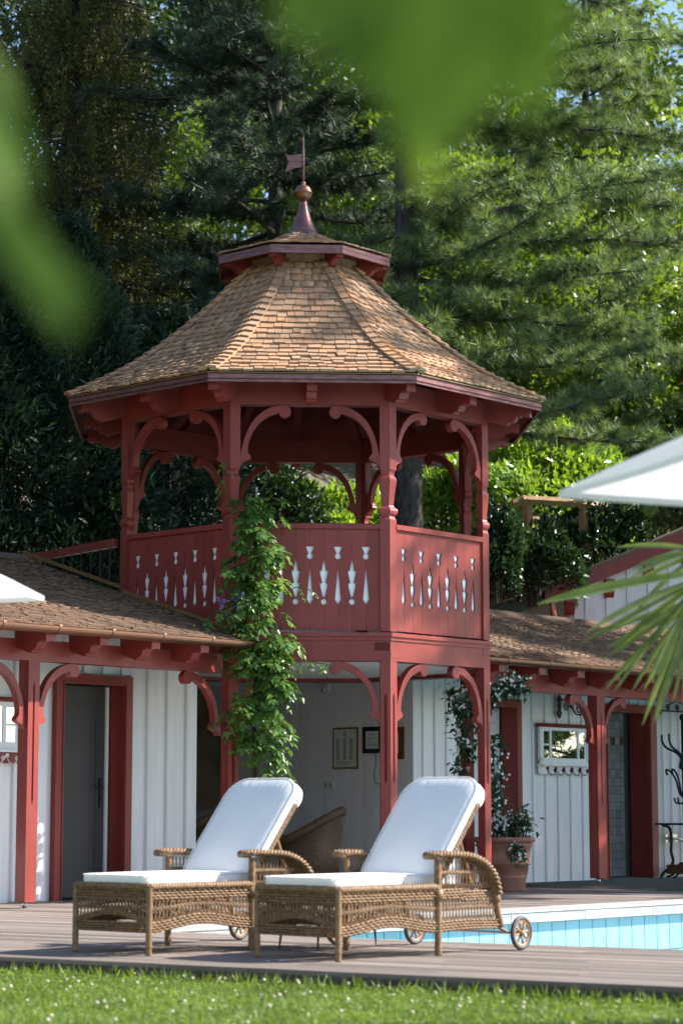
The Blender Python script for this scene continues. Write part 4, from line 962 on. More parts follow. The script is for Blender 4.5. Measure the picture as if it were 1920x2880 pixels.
# ================================================================== UMBRELLAS
def umbrella(label, corner, sx, side, zr, rise, rot=0):
    """square parasol; corner = its rear corner, sx = which way it extends in x"""
    h0 = Matrix.Rotation(rot, 2) @ Vector((sx*side/2, -side/2)); cx, cy = corner[0] + h0.x, corner[1] + h0.y
    o = thing('garden_umbrella', label, 'umbrella', (cx, cy, -.10), rot, 'white garden umbrellas'); h = side/2; m = 10
    cs = [(-h, -h), (h, -h), (h, h), (-h, h)]
    for q in range(4):
        (x0, y0), (x1, y1) = cs[q], cs[(q+1) % 4]; V = []; F = []
        for j in range(m+1):
            f_ = j/m
            for k in range(m+1):
                s = k/m; x = (x0+(x1-x0)*s)*(1-f_); y = (y0+(y1-y0)*s)*(1-f_); sag = math.sin(math.pi*s)*(1-f_)*.05*math.sin(math.pi*min(1, f_*1.4+.35))
                inn = 1 - .03*math.sin(math.pi*s)*(1-f_); V.append((x*inn, y*inn, zr + rise*f_**.93 - sag))
        for j in range(m):
            for k in range(m): a = j*(m+1)+k; F.append((a, a+1, a+m+2, a+m+1))
        put('canopy_panel', npmesh('canopy_panel', np.array(V), np.array(F), UMB, None, True), o, I4)
        hm = MB()
        for k in range(m): a, b = V[k], V[k+1]; hm.add([a, b, (b[0], b[1], b[2]-.025), (a[0], a[1], a[2]-.025)], [(0,1,2,3)])
        put('hem', hm.mesh('hem', UMB), o, I4)
        put('rib', MB().tube([(0, 0, zr+rise-.02), (x0*.985, y0*.985, zr-.012)], .008, 5).mesh('rib', PLASTIC), o, I4)
    put('pole', MB().lathe([(.025, 0), (.025, zr+rise+.08)], 12).mesh('pole', FENCEW, True), o, I4)
    put('base', MB().lathe([(.28, 0), (.28, .06), (.24, .08), (.04, .09), (.04, .3)], 20).mesh('base', GROUT), o, I4)
    return o
umbrella('large out-of-focus white umbrella canopy at the right edge', (.79, 8.0), 1, 3.0, 2.13, .62, rad(12))
umbrella('white umbrella corner at the left edge in front of the shingle roof', (-1.63, 12.2), -1, 3.0, 2.15, .62)
# ================================================================== VEGETATION
LV = np.array([(0,0,0), (.38,.27,.05), (.38,-.27,.05), (.5,0,-.02), (1,0,-.06)]); LF = np.array([(0,3,1), (0,2,3), (3,4,1), (3,2,4)])
LV2 = np.array([(0,0,0), (.46,.31,.07), (.46,-.31,.07), (1,0,-.05)]); LF2 = np.array([(0,2,1), (1,2,3)])
def basis(dirs, ups):
    d = dirs/np.linalg.norm(dirs, axis=1, keepdims=True); s = np.cross(ups, d); l = np.linalg.norm(s, axis=1, keepdims=True); s = np.where(l > 1e-6, s/np.maximum(l, 1e-6), np.array([1., 0, 0])); u = np.cross(d, s)
    return np.stack([d, s, u], axis=2)
def leaves(P, D, U_, size, val=None, T=LV, TF=LF, width=1.0):
    n = len(P); B = basis(D, U_); T2 = T * np.array([1, width, 1])
    V = np.einsum('nij,kj->nki', B, T2) * np.asarray(size).reshape(-1, 1, 1) + P[:, None, :]
    k = len(T); F = (TF[None] + (np.arange(n)*k)[:, None, None]).reshape(-1, 3)
    v = rng.random(n) if val is None else val
    return V.reshape(-1, 3), F, np.repeat(v, k)
def rdir(n): d = rng.normal(size=(n, 3)); return d/np.linalg.norm(d, axis=1, keepdims=True)
def merge(parts):
    V = []; F = []; A = []; o = 0
    for v, f, a in parts: V.append(v); F.append(f+o); A.append(a); o += len(v)
    return np.concatenate(V), np.concatenate(F), np.concatenate(A)
def clump_leaves(centers, radii, per, size, flat=.8, droop=.2, val=None, T=LV2, TF=LF2):
    """leaf shells round clump centres; leaves face outwards and up"""
    n = len(centers)*per; C = np.repeat(centers, per, 0); R_ = np.repeat(radii, per)
    d = rdir(n); r = R_*(.45 + .55*rng.random(n)**.5)
    P = C + d*r[:, None]*np.array([1, 1, flat])
    D = d*.6 + rdir(n)*.7 + np.array([0, 0, -droop]); U_ = d*.7 + rdir(n)*.5 + np.array([0, 0, .3]) + np.array(sdir)*.7
    v = np.clip(np.repeat(rng.random(len(centers)), per)*.5 + rng.random(n)*.5, 0, 1)
    return leaves(P, D, U_, size*(.7+.6*rng.random(n)), v, T, TF)
def trunk_mesh(parent, path, radii, material=BARK, name='trunk', n=12):
    return put(name, MB().tube(path, radii, n).mesh(name, material, True), parent, I4)

def broadleaf(label, base, h, cr, nclump, per, size, material=LEAF, flat=.85, trunk_h=.35, name='broadleaf_tree', cat='tree', group='leafy trees on the hillside'):
    o = thing(name, label, cat, base, 0, group)
    cz = h*(.5+trunk_h*.4); rz_ = h - cz
    d = rdir(nclump); rr = rng.random(nclump)**.4
    C = d*rr[:, None]*np.array([cr, cr, rz_*1.0]) + np.array([0, 0, cz]); R_ = cr*(.18+.16*rng.random(nclump))
    V, F, A = clump_leaves(C, R_, per, size, flat)
    kind(npobj('crown', V, F, material, o, A), 'stuff')
    trunk_mesh(o, [(0, 0, -.4), (.05, 0, h*.25), (-.08, .05, h*.5), (0, 0, h*.8)], [h*.022, h*.018, h*.013, h*.004])
    for k in range(7):
        c = C[k*3 % nclump]; trunk_mesh(o, [(0, 0, h*.22+k*h*.05), tuple(c*.5+np.array([0, 0, h*.15])), tuple(c)], [h*.009, h*.006, h*.002], BARK, 'limb', 6)
    return o

# ---- pines: soft five-needle tufts along drooping branchlets
def tuft_template(K=30, seed=3):
    r = np.random.default_rng(seed); V = []; F = []
    for i in range(K):
        a = 2*math.pi*r.random(); e = math.acos(1-r.random()*1.15)      # spread from the shoot axis
        d = np.array([math.cos(e), math.sin(e)*math.cos(a), math.sin(e)*math.sin(a)]); L = .75+.4*r.random()
        s = np.cross(d, r.normal(size=3)); s = s/np.linalg.norm(s)*(.030 if K > 20 else .04); b = d*.05 + np.array([-.25*r.random(), 0, 0])
        k = len(V); V += [b-s, b+s, b+d*L]; F.append((k, k+1, k+2))
    return np.array(V), np.array(F)
TV, TF_ = tuft_template(36); TVS, TFS = tuft_template(13, 5); TVS = TVS*np.array([1, 1, 1.0])
def pine_tree(label, base, height, limbs, tr=.22, tuft=.125, dens=1.0, material=PINE, name='pine_tree', crownval=0.0, lean=(0, 0), per_m=4.2, T=None):
    """limbs: (z, azimuth_deg, length, rise)"""
    o = thing(name, label, 'tree', base, 0, 'pines around the tower')
    trunk_mesh(o, [(lean[0]*z/height, lean[1]*z/height, z) for z in np.linspace(-.5, height, 14)], [tr*(1-.88*(max(0, z)/height)) for z in np.linspace(-.5, height, 14)], n=16)
    P = []; D = []; limb_mb = MB()
    for z, az, L, rise in limbs:
        a = rad(az); dx, dy = math.cos(a), math.sin(a); pts = []
        ph = random.uniform(0, 6)
        for k in range(11):
            s = k/10; wob = .12*math.sin(ph + s*5)*s
            pts.append(np.array([lean[0]*z/height + dx*L*s - dy*wob, lean[1]*z/height + dy*L*s + dx*wob, z + rise*L*s*(1-.35*s) + (.10*math.sin(ph*2+s*5) - .10*math.sin(ph*2))]))
        r0 = .014 + .009*L
        limb_mb.tube([tuple(p) for p in pts], [r0*(1-.85*k/10) for k in range(11)], 7)
        nb = int(L*per_m*dens)
        for b in range(nb):
            s = .12 + .88*(b+random.random())/nb; i = min(9, int(s*10)); p = pts[i] + (pts[i+1]-pts[i])*(s*10-i)
            sd = random.choice((-1, 1)); ba = a + sd*rad(random.uniform(25, 75)); bl = random.uniform(.35, 1.0)*(1.15-.6*s)*min(1, L/2.5+.3)
            bd = np.array([math.cos(ba), math.sin(ba), random.uniform(-.22, .22)]); m = 5; bp = [p + bd*bl*q/m + np.array([0, 0, .16*bl*(q/m)**2]) for q in range(m+1)]
            limb_mb.tube([tuple(x) for x in bp[::2]], [.009, .006, .003], 4, False)
            nt_ = max(3, int(bl*11))
            for q in range(nt_):
                f_ = (q+.6)/nt_; j = min(m-1, int(f_*m)); pp = bp[j] + (bp[j+1]-bp[j])*(f_*m-j)
                ta = ba + random.uniform(-1.1, 1.1); P.append(pp + np.array([random.uniform(-.06, .06), random.uniform(-.06, .06), random.uniform(-.03, .05)])); D.append((math.cos(ta), math.sin(ta), random.uniform(.05, .9)))
    P = np.array(P); D = np.array(D); n = len(P)
    V, F, A = leaves(P, D, rdir(n), tuft*(.75+.6*rng.random(n)), np.clip(rng.random(n)+crownval, 0, 1), *(T or (TV, TF_)))
    kind(npobj('crown', V, F, material, o, A), 'stuff')
    put('limbs', limb_mb.mesh('limbs', BARK, True), o, I4)
    return o
PB = np.array((.93, 31.2, 2.2))
limbs = [  # limbs that can be read in the photograph
    (6.6, 2, 4.0, .02), (6.25, -14, 3.4, -.10), (5.5, -8, 3.3, .06), (4.9, -24, 3.6, .06), (4.6, -50, 2.6, .10), (3.95, -14, 3.9, -.02), (5.15, 12, 4.6, -.02),
    (7.6, -5, 4.3, .05), (8.3, 10, 4.6, .05), (8.9, -25, 3.8, .10), (9.6, 2, 4.5, .12), (10.4, -12, 4.0, .12), (11.2, 8, 4.2, .15),
    (6.9, 185, 1.6, -.02), (9.7, 180, 1.8, .08)]
rl = random.Random(4)
for z in np.arange(4.4, 11.5, .5): limbs.append((float(z), rl.uniform(-130, -50), rl.uniform(1.0, 2.2), rl.uniform(-.15, .2)))
for z in np.arange(4.2, 17.5, .55):
    L = 4.4*(1-max(0, (z-9))/11); limbs.append((float(z), rl.uniform(-100, 95), L*rl.uniform(.6, 1.0), rl.uniform(-.05, .15)))
pine_tree('tall soft-needled pine standing right behind the tower', tuple(PB), 18.5, limbs, .25, .165, 2.2)

def whorls(z0, z1, L0, L1, step, n, seed, rise=(-.1, .1)):
    r = random.Random(seed); out = []
    z = z0
    while z < z1:
        f_ = (z-z0)/(z1-z0)
        for k in range(n): out.append((z+r.uniform(-.15, .15), r.uniform(0, 360), (L0+(L1-L0)*f_)*r.uniform(.7, 1.05), r.uniform(*rise)))
        z += step
    return out
def on_hill(t, n): p = W(t, n); return (p.x, p.y, hill_z(t, n)-.1)
def hillxy(x, y):
    dx, dy = x-OX, y-OY; t = dx*UX + dy*UY; n = dx*UY - dy*UX; return (x, y, hill_z(t, n)-.1)
pine_tree('slim pine with bare upper trunk at the top right corner', hillxy(5.2, 46), 17, whorls(3, 16.5, 3.4, .8, .7, 4, 5), .17, .23, 1.0)
pine_tree('pine reaching over the top middle behind the weeping spruce', hillxy(-1.05, 34.5), 18, whorls(3.2, 17.5, 4.0, 1.2, .48, 4, 8), .17, .20, 1.1, PINE_SHADE)  # its darkened needles paint the shade left of the big pine
pine_tree('young pine on the slope behind the laurel bush', hillxy(4.9, 41.5), 7.5, whorls(1.2, 7.2, 2.6, .5, .42, 4, 9, (0, .2)), .12, .17, 1.3)

# ---- weeping spruce, upper left: hanging curtains of twigs
def weeping_spruce(label, base, h, cr, nbr, seed):
    r = np.random.default_rng(seed); o = thing('weeping_spruce', label, 'tree', base, 0, 'spruces left of the tower')
    trunk_mesh(o, [(0, 0, -.4), (0, 0, h*.5), (0, 0, h)], [.26, .16, .02])
    parts = []; mb = MB()
    for b in range(nbr):
        z = h*(.12 + .86*r.random()); a = 2*math.pi*r.random(); R_ = cr*(1-(z/h)**1.6)*(.75+.3*r.random()) + .25
        d = np.array([math.cos(a), math.sin(a), 0]); pts = [np.array([0, 0, z]) + d*R_*s + np.array([0, 0, .35*R_*s*(1-s)*.8 - .12*R_*s*s]) for s in np.linspace(0, 1, 6)]
        mb.tube([tuple(p) for p in pts], [.03*(1-.8*k/5) for k in range(6)], 5, False)
        ns = int(9*R_)
        for s in .25+.75*r.random(ns):
            i = min(4, int(s*5)); p = pts[i]+(pts[i+1]-pts[i])*(s*5-i) + r.normal(size=3)*np.array([.05, .05, .02]); L = .35+.75*r.random(); m = int(L/.026)
            q = np.linspace(0, 1, m); sw = r.normal(size=2)*.10
            X = p + np.stack([q*sw[0], q*sw[1], -q*L], 1) + r.normal(size=(m, 3))*.015
            D = np.stack([r.normal(size=m)*.7, r.normal(size=m)*.7, -np.ones(m)*.8], 1)
            parts.append(leaves(X, D, r.normal(size=(m, 3)), .09*(.7+.6*r.random(m)), np.clip(r.random()*.6+r.random(m)*.4, 0, 1), LV2, LF2, width=.42))
    V, F, A = merge(parts); kind(npobj('crown', V, F, SPRUCE, o, A), 'stuff'); put('limbs', mb.mesh('limbs', BARK), o, I4); return o
weeping_spruce('tall weeping spruce with olive hanging twigs at upper left', hillxy(-4.4, 35.5), 13.5, 2.6, 330, 21)
weeping_spruce('second weeping spruce half hidden at the left edge', hillxy(-7.6, 38.5), 14, 2.6, 150, 22)

# ---- dark cypress mass at the left
def cypress(label, base, h, r0, n, seed):
    r = np.random.default_rng(seed); o = thing('cypress_tree', label, 'tree', base, 0, 'dark cypresses at the left')
    trunk_mesh(o, [(0, 0, -.4), (0, 0, h*.9)], [.14, .02], TWIG)
    z = h*r.random(n)**.9; a = 2*math.pi*r.random(n); R_ = r0*np.clip(1.0-(z/h)**2.2, .05, 1)*(.72+.34*r.random(n)) * (1+.12*np.sin(a*5+z*3))
    P = np.stack([R_*np.cos(a), R_*np.sin(a), z], 1); D = np.stack([np.cos(a), np.sin(a), .35+.5*r.random(n)], 1) + r.normal(size=(n, 3))*.35
    parts = []
    for k in range(3):
        Q = P + r.normal(size=(n, 3))*.09; DD = D + r.normal(size=(n, 3))*.45
        parts.append(leaves(Q, DD, r.normal(size=(n, 3)), (.15 if n > 4000 else .45)*(.6+.7*r.random(n)), np.clip(.5*np.sin(a*3+z*2)*.5+.5+r.normal(size=n)*.2, 0, 1), LV2, LF2, width=.42))
    V, F, A = merge(parts); kind(npobj('crown', V, F, CYP, o, A), 'stuff'); return o
cypress('dark cypress closest to the left edge above the roof', hillxy(-5.1, 29.6), 5.6, 1.5, 9000, 31)
cypress('dark cypress between the left edge and the tower eave', hillxy(-3.75, 30.2), 5.4, 1.35, 8500, 32)
cypress('dark cypress right behind the tower left corner', hillxy(-2.5, 31.6), 4.6, 1.3, 7000, 33)
cypress('tall dark cypress at the left margin', hillxy(-6.7, 31.4), 7.6, 1.6, 7500, 34)

# ---- hedges and shrubs
def shrub(name, label, base, dims, nleaf, size, material, seed, group='shrubs on the bank', stems=8, width=1.0, lump=.18, sunward=.5, lean=0):
    r = np.random.default_rng(seed); o = thing(name, label, 'shrub', base, 0, group); X, Y, Z = dims
    u = r.normal(size=(nleaf, 3)); u /= np.linalg.norm(u, axis=1, keepdims=True); u[:, 2] = np.abs(u[:, 2])*1.0 - .12*r.random(nleaf)
    ph = r.random(6)*6
    rr = (.70 + .30*r.random(nleaf)**.6) * (1 + lump*np.sin(u[:, 0]*6+ph[0])*np.sin(u[:, 1]*5+ph[1]) + lump*.8*np.sin(u[:, 2]*8+u[:, 0]*4+ph[2]))
    sq = np.sign(u)*np.abs(u)**.75
    P = sq*rr[:, None]*np.array([X, Y, Z]); P[:, 1] += lean*P[:, 2]
    D = u*.7 + r.normal(size=(nleaf, 3))*.5 + np.array([0, 0, .25]); U_ = u*.8 + r.normal(size=(nleaf, 3))*.5 + np.array([0, 0, .3]) + np.array(sdir)*sunward
    V, F, A = leaves(P, D, U_, size*(.65+.7*r.random(nleaf)), None, width=width); kind(npobj('foliage', V, F, material, o, A), 'stuff')
    for k in range(stems):
        a = r.random()*6.28; q = r.random()*.6
        put('stem', MB().tube([(q*X*.4*math.cos(a), q*Y*.4*math.sin(a), -.3), (q*X*.7*math.cos(a), q*Y*.7*math.sin(a), Z*.4), (q*X*math.cos(a), q*Y*math.sin(a), Z*.8)], [.02, .015, .006], 5).mesh('stem', TWIG), o, I4)
    return o
def at(px, py, Y):     # a point of the photograph put at a real distance, used once to survey positions
    a = (px-960)/6270.8; b = (1440-py)/6270.8; c, s = math.cos(.133438), math.sin(.133438); k = Y/(c-b*s); return (a*k, Y, .88+(s+b*c)*k)
def shrub_px(name, label, px, py_base, Y, dims, *a, **k): p = at(px, py_base, Y); return shrub(name, label, p, dims, *a, **k)
shrub_px('laurel_hedge', 'bright sunlit laurel bush right of the tower eave', 1530, 1500, 38.3, (1.6, 2.0, 2.05), 13000, .15, LAUREL, 41, sunward=1.0, lean=1.1)
shrub_px('laurel_hedge', 'sunlit laurel bush seen through the right-hand arch', 1245, 1540, 40, (1.0, 2.0, 1.8), 8000, .15, LAUREL, 42, sunward=1.0, lean=1.1)
shrub_px('laurel_hedge', 'laurel bush seen through the middle arch', 900, 1550, 38, (1.3, 1.8, 1.15), 9000, .135, LAUREL, 43, sunward=.8, lean=.8)
shrub_px('dark_shrub', 'dark glossy shrub in front of the wooden fence', 1500, 1650, 33.3, (.62, .5, .98), 4200, .115, DKLEAF, 44, lump=.25)
shrub_px('dark_shrub', 'dark glossy shrub with upright shoots beside the white gable', 1690, 1600, 34.9, (.70, .5, 1.10), 4200, .115, DKLEAF, 45, lump=.3)
shrub_px('dark_shrub', 'dark shrub squeezed against the tower right post', 1400, 1640, 32.6, (.34, .4, 1.1), 2600, .11, DKLEAF, 46)
shrub_px('dark_shrub', 'shaded ivy mound seen through the left arch', 700, 1560, 33.5, (1.1, .7, 1.75), 8000, .11, DKLEAF, 47)
shrub_px('dark_shrub', 'small laurel lit at the tip beside the tower left post', 300, 1560, 29.5, (.55, .5, .85), 2600, .115, DKLEAF, 48)
shrub_px('dark_shrub', 'large dark evergreen mound below the hanging spruce twigs', 470, 1130, 37, (1.6, 1.0, 1.6), 9000, .13, DKLEAF, 49)
shrub_px('dark_shrub', 'dark evergreen mass in the back of the right margin', 1900, 1500, 42.5, (1.4, 1.0, 2.0), 9000, .13, DKLEAF, 50)
# ---- broadleaf trees up the slope
broadleaf('yellow-green leafy tree shining between the pine limbs on the right', hillxy(3.2, 45), 8.5, 3.6, 62, 420, .16)
broadleaf('yellow-green leafy tree behind the tower spire', hillxy(-1.2, 48), 9.0, 3.4, 56, 420, .16)
broadleaf('leafy tree at the right margin above the umbrella', hillxy(7.6, 43), 8.2, 3.2, 56, 420, .15)
broadleaf('leafy tree filling the gap behind the pine trunk', hillxy(1.6, 55), 9.5, 3.8, 56, 380, .19)
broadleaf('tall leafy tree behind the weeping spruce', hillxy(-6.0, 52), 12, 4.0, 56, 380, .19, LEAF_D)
broadleaf('far leafy tree under the upper right sky gap', hillxy(8.5, 60), 10.5, 4.6, 56, 380, .21)
broadleaf('tall leafy tree high on the slope behind the pine', hillxy(1.5, 64), 15, 5.0, 52, 330, .26)
broadleaf('tall leafy tree high on the slope at the top right corner', hillxy(9.0, 66), 19.5, 5.2, 56, 330, .26)
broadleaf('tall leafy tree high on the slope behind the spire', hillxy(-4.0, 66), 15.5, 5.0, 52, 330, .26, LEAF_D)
p = at(1925, 1050, 34); broadleaf('small tree with orange leaves at the right edge', (p[0]+.42, p[1], p[2]-1.6), 2.2, .5, 14, 110, .08, ORL, group=None)
# forest farther up the hill, reads as one mass
cs2 = []; 
for k in range(300):
    t = random.uniform(-25, 95); d = random.uniform(34, 95); p = W(t, -d, hill_z(t, -d) + random.uniform(.5, 5.0)); cs2.append(tuple(p))
V, F, A = clump_leaves(np.array(cs2), 1.6+1.3*rng.random(len(cs2)), 150, .42)
kind(tag(npobj('hillside_woods', V, F, LEAF, None, A), 'leafy woods covering the far hillside', 'woods'), 'stuff')
# ---- trees right of the frame whose shade falls on the right wing (seen in the wall mirrors)
pine_tree('pine beyond the right edge that shades the right wing', (11.0, 29.8, -.1), 14.5, whorls(1.2, 14, 2.9, 1.0, .5, 4, 61), .28, .32, 1.1, T=(TVS, TFS))
pine_tree('tall pine beyond the right edge that dapples the tower', (13.0, 26.0, -.1), 21, whorls(5, 20.5, 2.7, 1.0, .6, 4, 62), .3, .30, .85, T=(TVS, TFS))
pine_tree('second pine beyond the right edge near the pool', hillxy(14.5, 32.5), 15.5, whorls(3, 15, 3.4, .9, .6, 4, 63), .3, .30, .9, T=(TVS, TFS))

cypress('broad unseen cypress added left of the frame to block sky beside the pool house', (-8.6, 26.5, 0), 12, 2.6, 2600, 71)  # unseen trees, added to keep sky light off the tower's left face
cypress('broad unseen cypress added left of the frame to block sky by the deck', (-9.3, 21.0, -.1), 12, 2.7, 2600, 72)
cypress('broad unseen cypress added left of the frame to block sky by the lawn', (-9.8, 15.5, -.1), 11, 2.6, 2600, 73)
# ---- wooden fence on the bank
fn = thing('wooden_fence', 'weathered timber fence with diagonal brace on the bank behind the shrubs', 'fence')
def bar(a, b, r=.05, nm='rail'): put(nm, MB().tube([a, b], r*1.3, 4).mesh(nm, FENCEW), fn, I4)
for px, y0, y1, nm in ((1482, 1412, 1600, 'post'), (1403, 1430, 1610, 'post'), (1640, 1425, 1620, 'post')):
    a, b = at(px, y0, 34.6), at(px, y1, 34.6); bar(a, (a[0], a[1], b[2]), .062, nm)
bar(at(1400, 1428, 34.6), at(1484, 1405, 34.55), .052); bar(at(1470, 1405, 34.55), at(1600, 1412, 34.6), .052); bar(at(1590, 1412, 34.6), at(1800, 1440, 35), .05)
bar(at(1440, 1560, 34.65), at(1475, 1430, 34.65), .04, 'brace'); bar(at(1410, 1455, 34.7), at(1660, 1470, 34.7), .035)

# ---- wisteria on the tower's front left post
ws = thing('wisteria', 'leafy wisteria climbing a stake at the tower front post', 'climbing plant', (-.86, 22.36, 0))
stem = MB()
for q in range(3): stem.tube([(.02*math.cos(q*2.1+z*3), .02*math.sin(q*2.1+z*3), z) for z in np.arange(0, 3.6, .12)], .014, 6)
put('stem', stem.mesh('stem', TWIG, True), ws, I4)
put('stake', MB().tube([(.0, .03, 0), (.0, .03, 4.14)], .011, 8).mesh('stake', mat('stake_grey', (.4,.38,.35), .7)), ws, I4)
zs = np.array([1.15, 1.3, 1.5, 1.75, 2.0, 2.3, 2.6, 2.9, 3.2, 3.45, 3.6, 3.8, 4.0, 4.15]); ws_w = np.array([.08, .16, .19, .19, .23, .27, .27, .26, .24, .21, .13, .17, .14, .04]); ws_c = np.array([.08, .05, .0, -.02, .03, .03, .0, -.02, -.01, -.02, .0, -.02, -.05, -.06])
parts = []; rach = MB()
def compound(p, d, L, nl, size, v):
    d = d/np.linalg.norm(d); X = []; DD = []; UU = []
    pts = [p + d*L*s + np.array([0, 0, -.55*L*s*s]) for s in np.linspace(0, 1, nl+1)]
    side = np.cross(d, [0, 0, 1.]); side /= max(np.linalg.norm(side), 1e-6)
    for i in range(1, nl+1):
        ax = pts[i]-pts[i-1]; ax /= np.linalg.norm(ax)
        for s in (-1, 1):
            X.append(pts[i]); DD.append(side*s*.9 + ax*.55 + np.array([0, 0, -.35]) + rng.normal(size=3)*.15); UU.append(np.array([0, 0, 1.]) + rng.normal(size=3)*.25 + d*.4)
    X.append(pts[-1]); DD.append(ax + np.array([0, 0, -.3])); UU.append(np.array([0, 0, 1.]))
    parts.append(leaves(np.array(X), np.array(DD), np.array(UU), size*(.8+.4*rng.random(len(X))), np.clip(v+rng.normal(size=len(X))*.12, 0, 1)))
    rach.tube([tuple(q) for q in pts[::2]], .0025, 3, False)
vr = np.random.default_rng(5); clumps = []
for k in range(46):
    z = 1.42 + 2.6*((k+.5)/46) + vr.normal()*.05; w = np.interp(z, zs, ws_w); clumps.append((np.interp(z, zs, ws_c) + vr.uniform(-.95, .95)*w, vr.uniform(-.12, .04), z, vr.uniform(.07, .15)))
for cx_, cy_, cz_, cr_ in clumps:
    vv = vr.uniform(.2, .9)
    for k in range(int(80*cr_*(1.2 if cz_ < 3.4 else .7)) + 3):
        d = vr.normal(size=3); d /= np.linalg.norm(d); d[1] -= .45
        p = np.array([cx_, cy_, cz_]) + d*cr_*np.array([1, .8, .9])*vr.random()**.5
        compound(p, d*np.array([1, 1, .6]) + np.array([0, -.2, .1]), vr.uniform(.08, .20), int(vr.integers(3, 6)), .060 + .045*vr.random(), vv)
def shoot(pts, n, size=.07, v=.7):
    P = [np.array(q, float) for q in spline(pts, 8)]; rach.tube([tuple(q) for q in P], .005, 4)
    for k in range(n):
        i = int((k+.5)/n*(len(P)-2)); d = rng.normal(size=3); d[2] = -.4; compound(P[i], d, .09, 3, size, v)
shoot([(.3, -.05, 2.28), (.45, -.08, 2.36), (.6, -.08, 2.35), (.78, -.06, 2.33)], 6, .05); shoot([(.28, -.05, 3.02), (.38, -.1, 3.10), (.5, -.1, 3.10), (.58, -.1, 3.04)], 3, .05)
shoot([(-.2, -.05, 3.0), (-.32, -.12, 2.92), (-.45, -.15, 2.82), (-.52, -.15, 2.70)], 9, .07); shoot([(-.2, .0, 3.95), (-.3, -.05, 4.1), (-.33, -.05, 4.3), (-.28, -.05, 4.42)], 6, .065); shoot([(-.05, -.02, 4.05), (.08, -.02, 4.15), (.1, -.02, 4.35)], 3, .05)
shoot([(.2, -.1, 1.5), (.3, -.12, 1.36), (.38, -.12, 1.2)], 5, .07)
V, F, A = merge(parts); kind(npobj('foliage', V, F, WIST, ws, A), 'stuff'); put('leaf_stalks', rach.mesh('leaf_stalks', WIST), ws, I4)
for (x, z, L) in ((-.18, 3.05, .20), (-.33, 3.0, .13)):
    n = 60; q = rng.random(n); P = np.stack([x + rng.normal(size=n)*.03*(1.1-q), -.24 + rng.normal(size=n)*.03*(1.1-q), z - q*L], 1)
    V, F, A = leaves(P, rdir(n), rdir(n), .03*(1.2-.6*q), width=1.4); npobj('flower_raceme', V, F, PETP, ws, A)
# ---- jasmine climbing from the pot
js = thing('jasmine', 'white-flowered jasmine climbing from the terracotta pot past the right post', 'climbing plant', (1.80, 25.0, .5))
paths = [([(-.05, 0, .05), (-.12, -.1, .5), (-.2, -.05, 1.0), (-.28, .05, 1.5), (-.34, .1, 1.8)], 26, .10), ([(-.34, .05, 1.0), (-.46, .05, 1.3), (-.50, .02, 1.55), (-.55, .0, 1.72)], 20, .09), ([(-.2, 0, 1.55), (-.05, -.02, 1.75), (.1, -.03, 1.80), (.24, -.03, 1.74)], 26, .10),
         ([(0, -.05, .05), (.08, -.12, .2), (.16, -.16, .3), (.20, -.2, .2)], 22, .11), ([(.05, -.1, .1), (.1, -.3, .0), (.15, -.36, -.12)], 9, .06), ([(-.10, -.02, .05), (-.12, .0, .4), (-.1, .0, .8), (-.12, 0, 1.2)], 22, .09), ([(-.45, 0, .7), (-.5, 0, .9), (-.45, 0, 1.2)], 9, .08)]
parts = []; fl = []; st_ = MB()
for pts, n, sp_ in paths:
    P = np.array(spline(pts, 8)); st_.tube([tuple(q) for q in P], .006, 4)
    m = n*14; idx = rng.integers(0, len(P), m); Q = P[idx] + rng.normal(size=(m, 3))*np.array([sp_, sp_*.8, sp_])*.6
    parts.append(leaves(Q, rdir(m)+np.array([0, -.2, -.35]), rdir(m)*.5+np.array([0, -.4, 1]), .095*(.7+.5*rng.random(m)), width=.8))
    m = int(n*1.1); idx = rng.integers(0, len(P), m); Q = P[idx] + rng.normal(size=(m, 3))*np.array([sp_, sp_*.6, sp_])*.75 + np.array([0, -.05, .01])
    for q in Q:
        k = 5; ax = rdir(1)[0]+np.array([-.2, -1.2, .2]); ax /= np.linalg.norm(ax); a = np.cross(ax, [0, 0, 1.]); a /= np.linalg.norm(a); b = np.cross(ax, a)
        for c_ in range(3):
            qq = q + rng.normal(size=3)*.022; an = 2*math.pi*np.arange(k)/k + rng.random()*6
            DD = a[None]*np.cos(an)[:, None] + b[None]*np.sin(an)[:, None] + ax*.25; fl.append(leaves(np.repeat(qq[None], k, 0), DD, np.repeat(ax[None], k, 0), np.full(k, .021), width=1.1))
V, F, A = merge(parts); kind(npobj('foliage', V, F, JASL, js, A), 'stuff'); V, F, A = merge(fl); kind(npobj('blossoms', V, F, PETW, js, A), 'stuff'); put('stem', st_.mesh('stem', TWIG), js, I4)

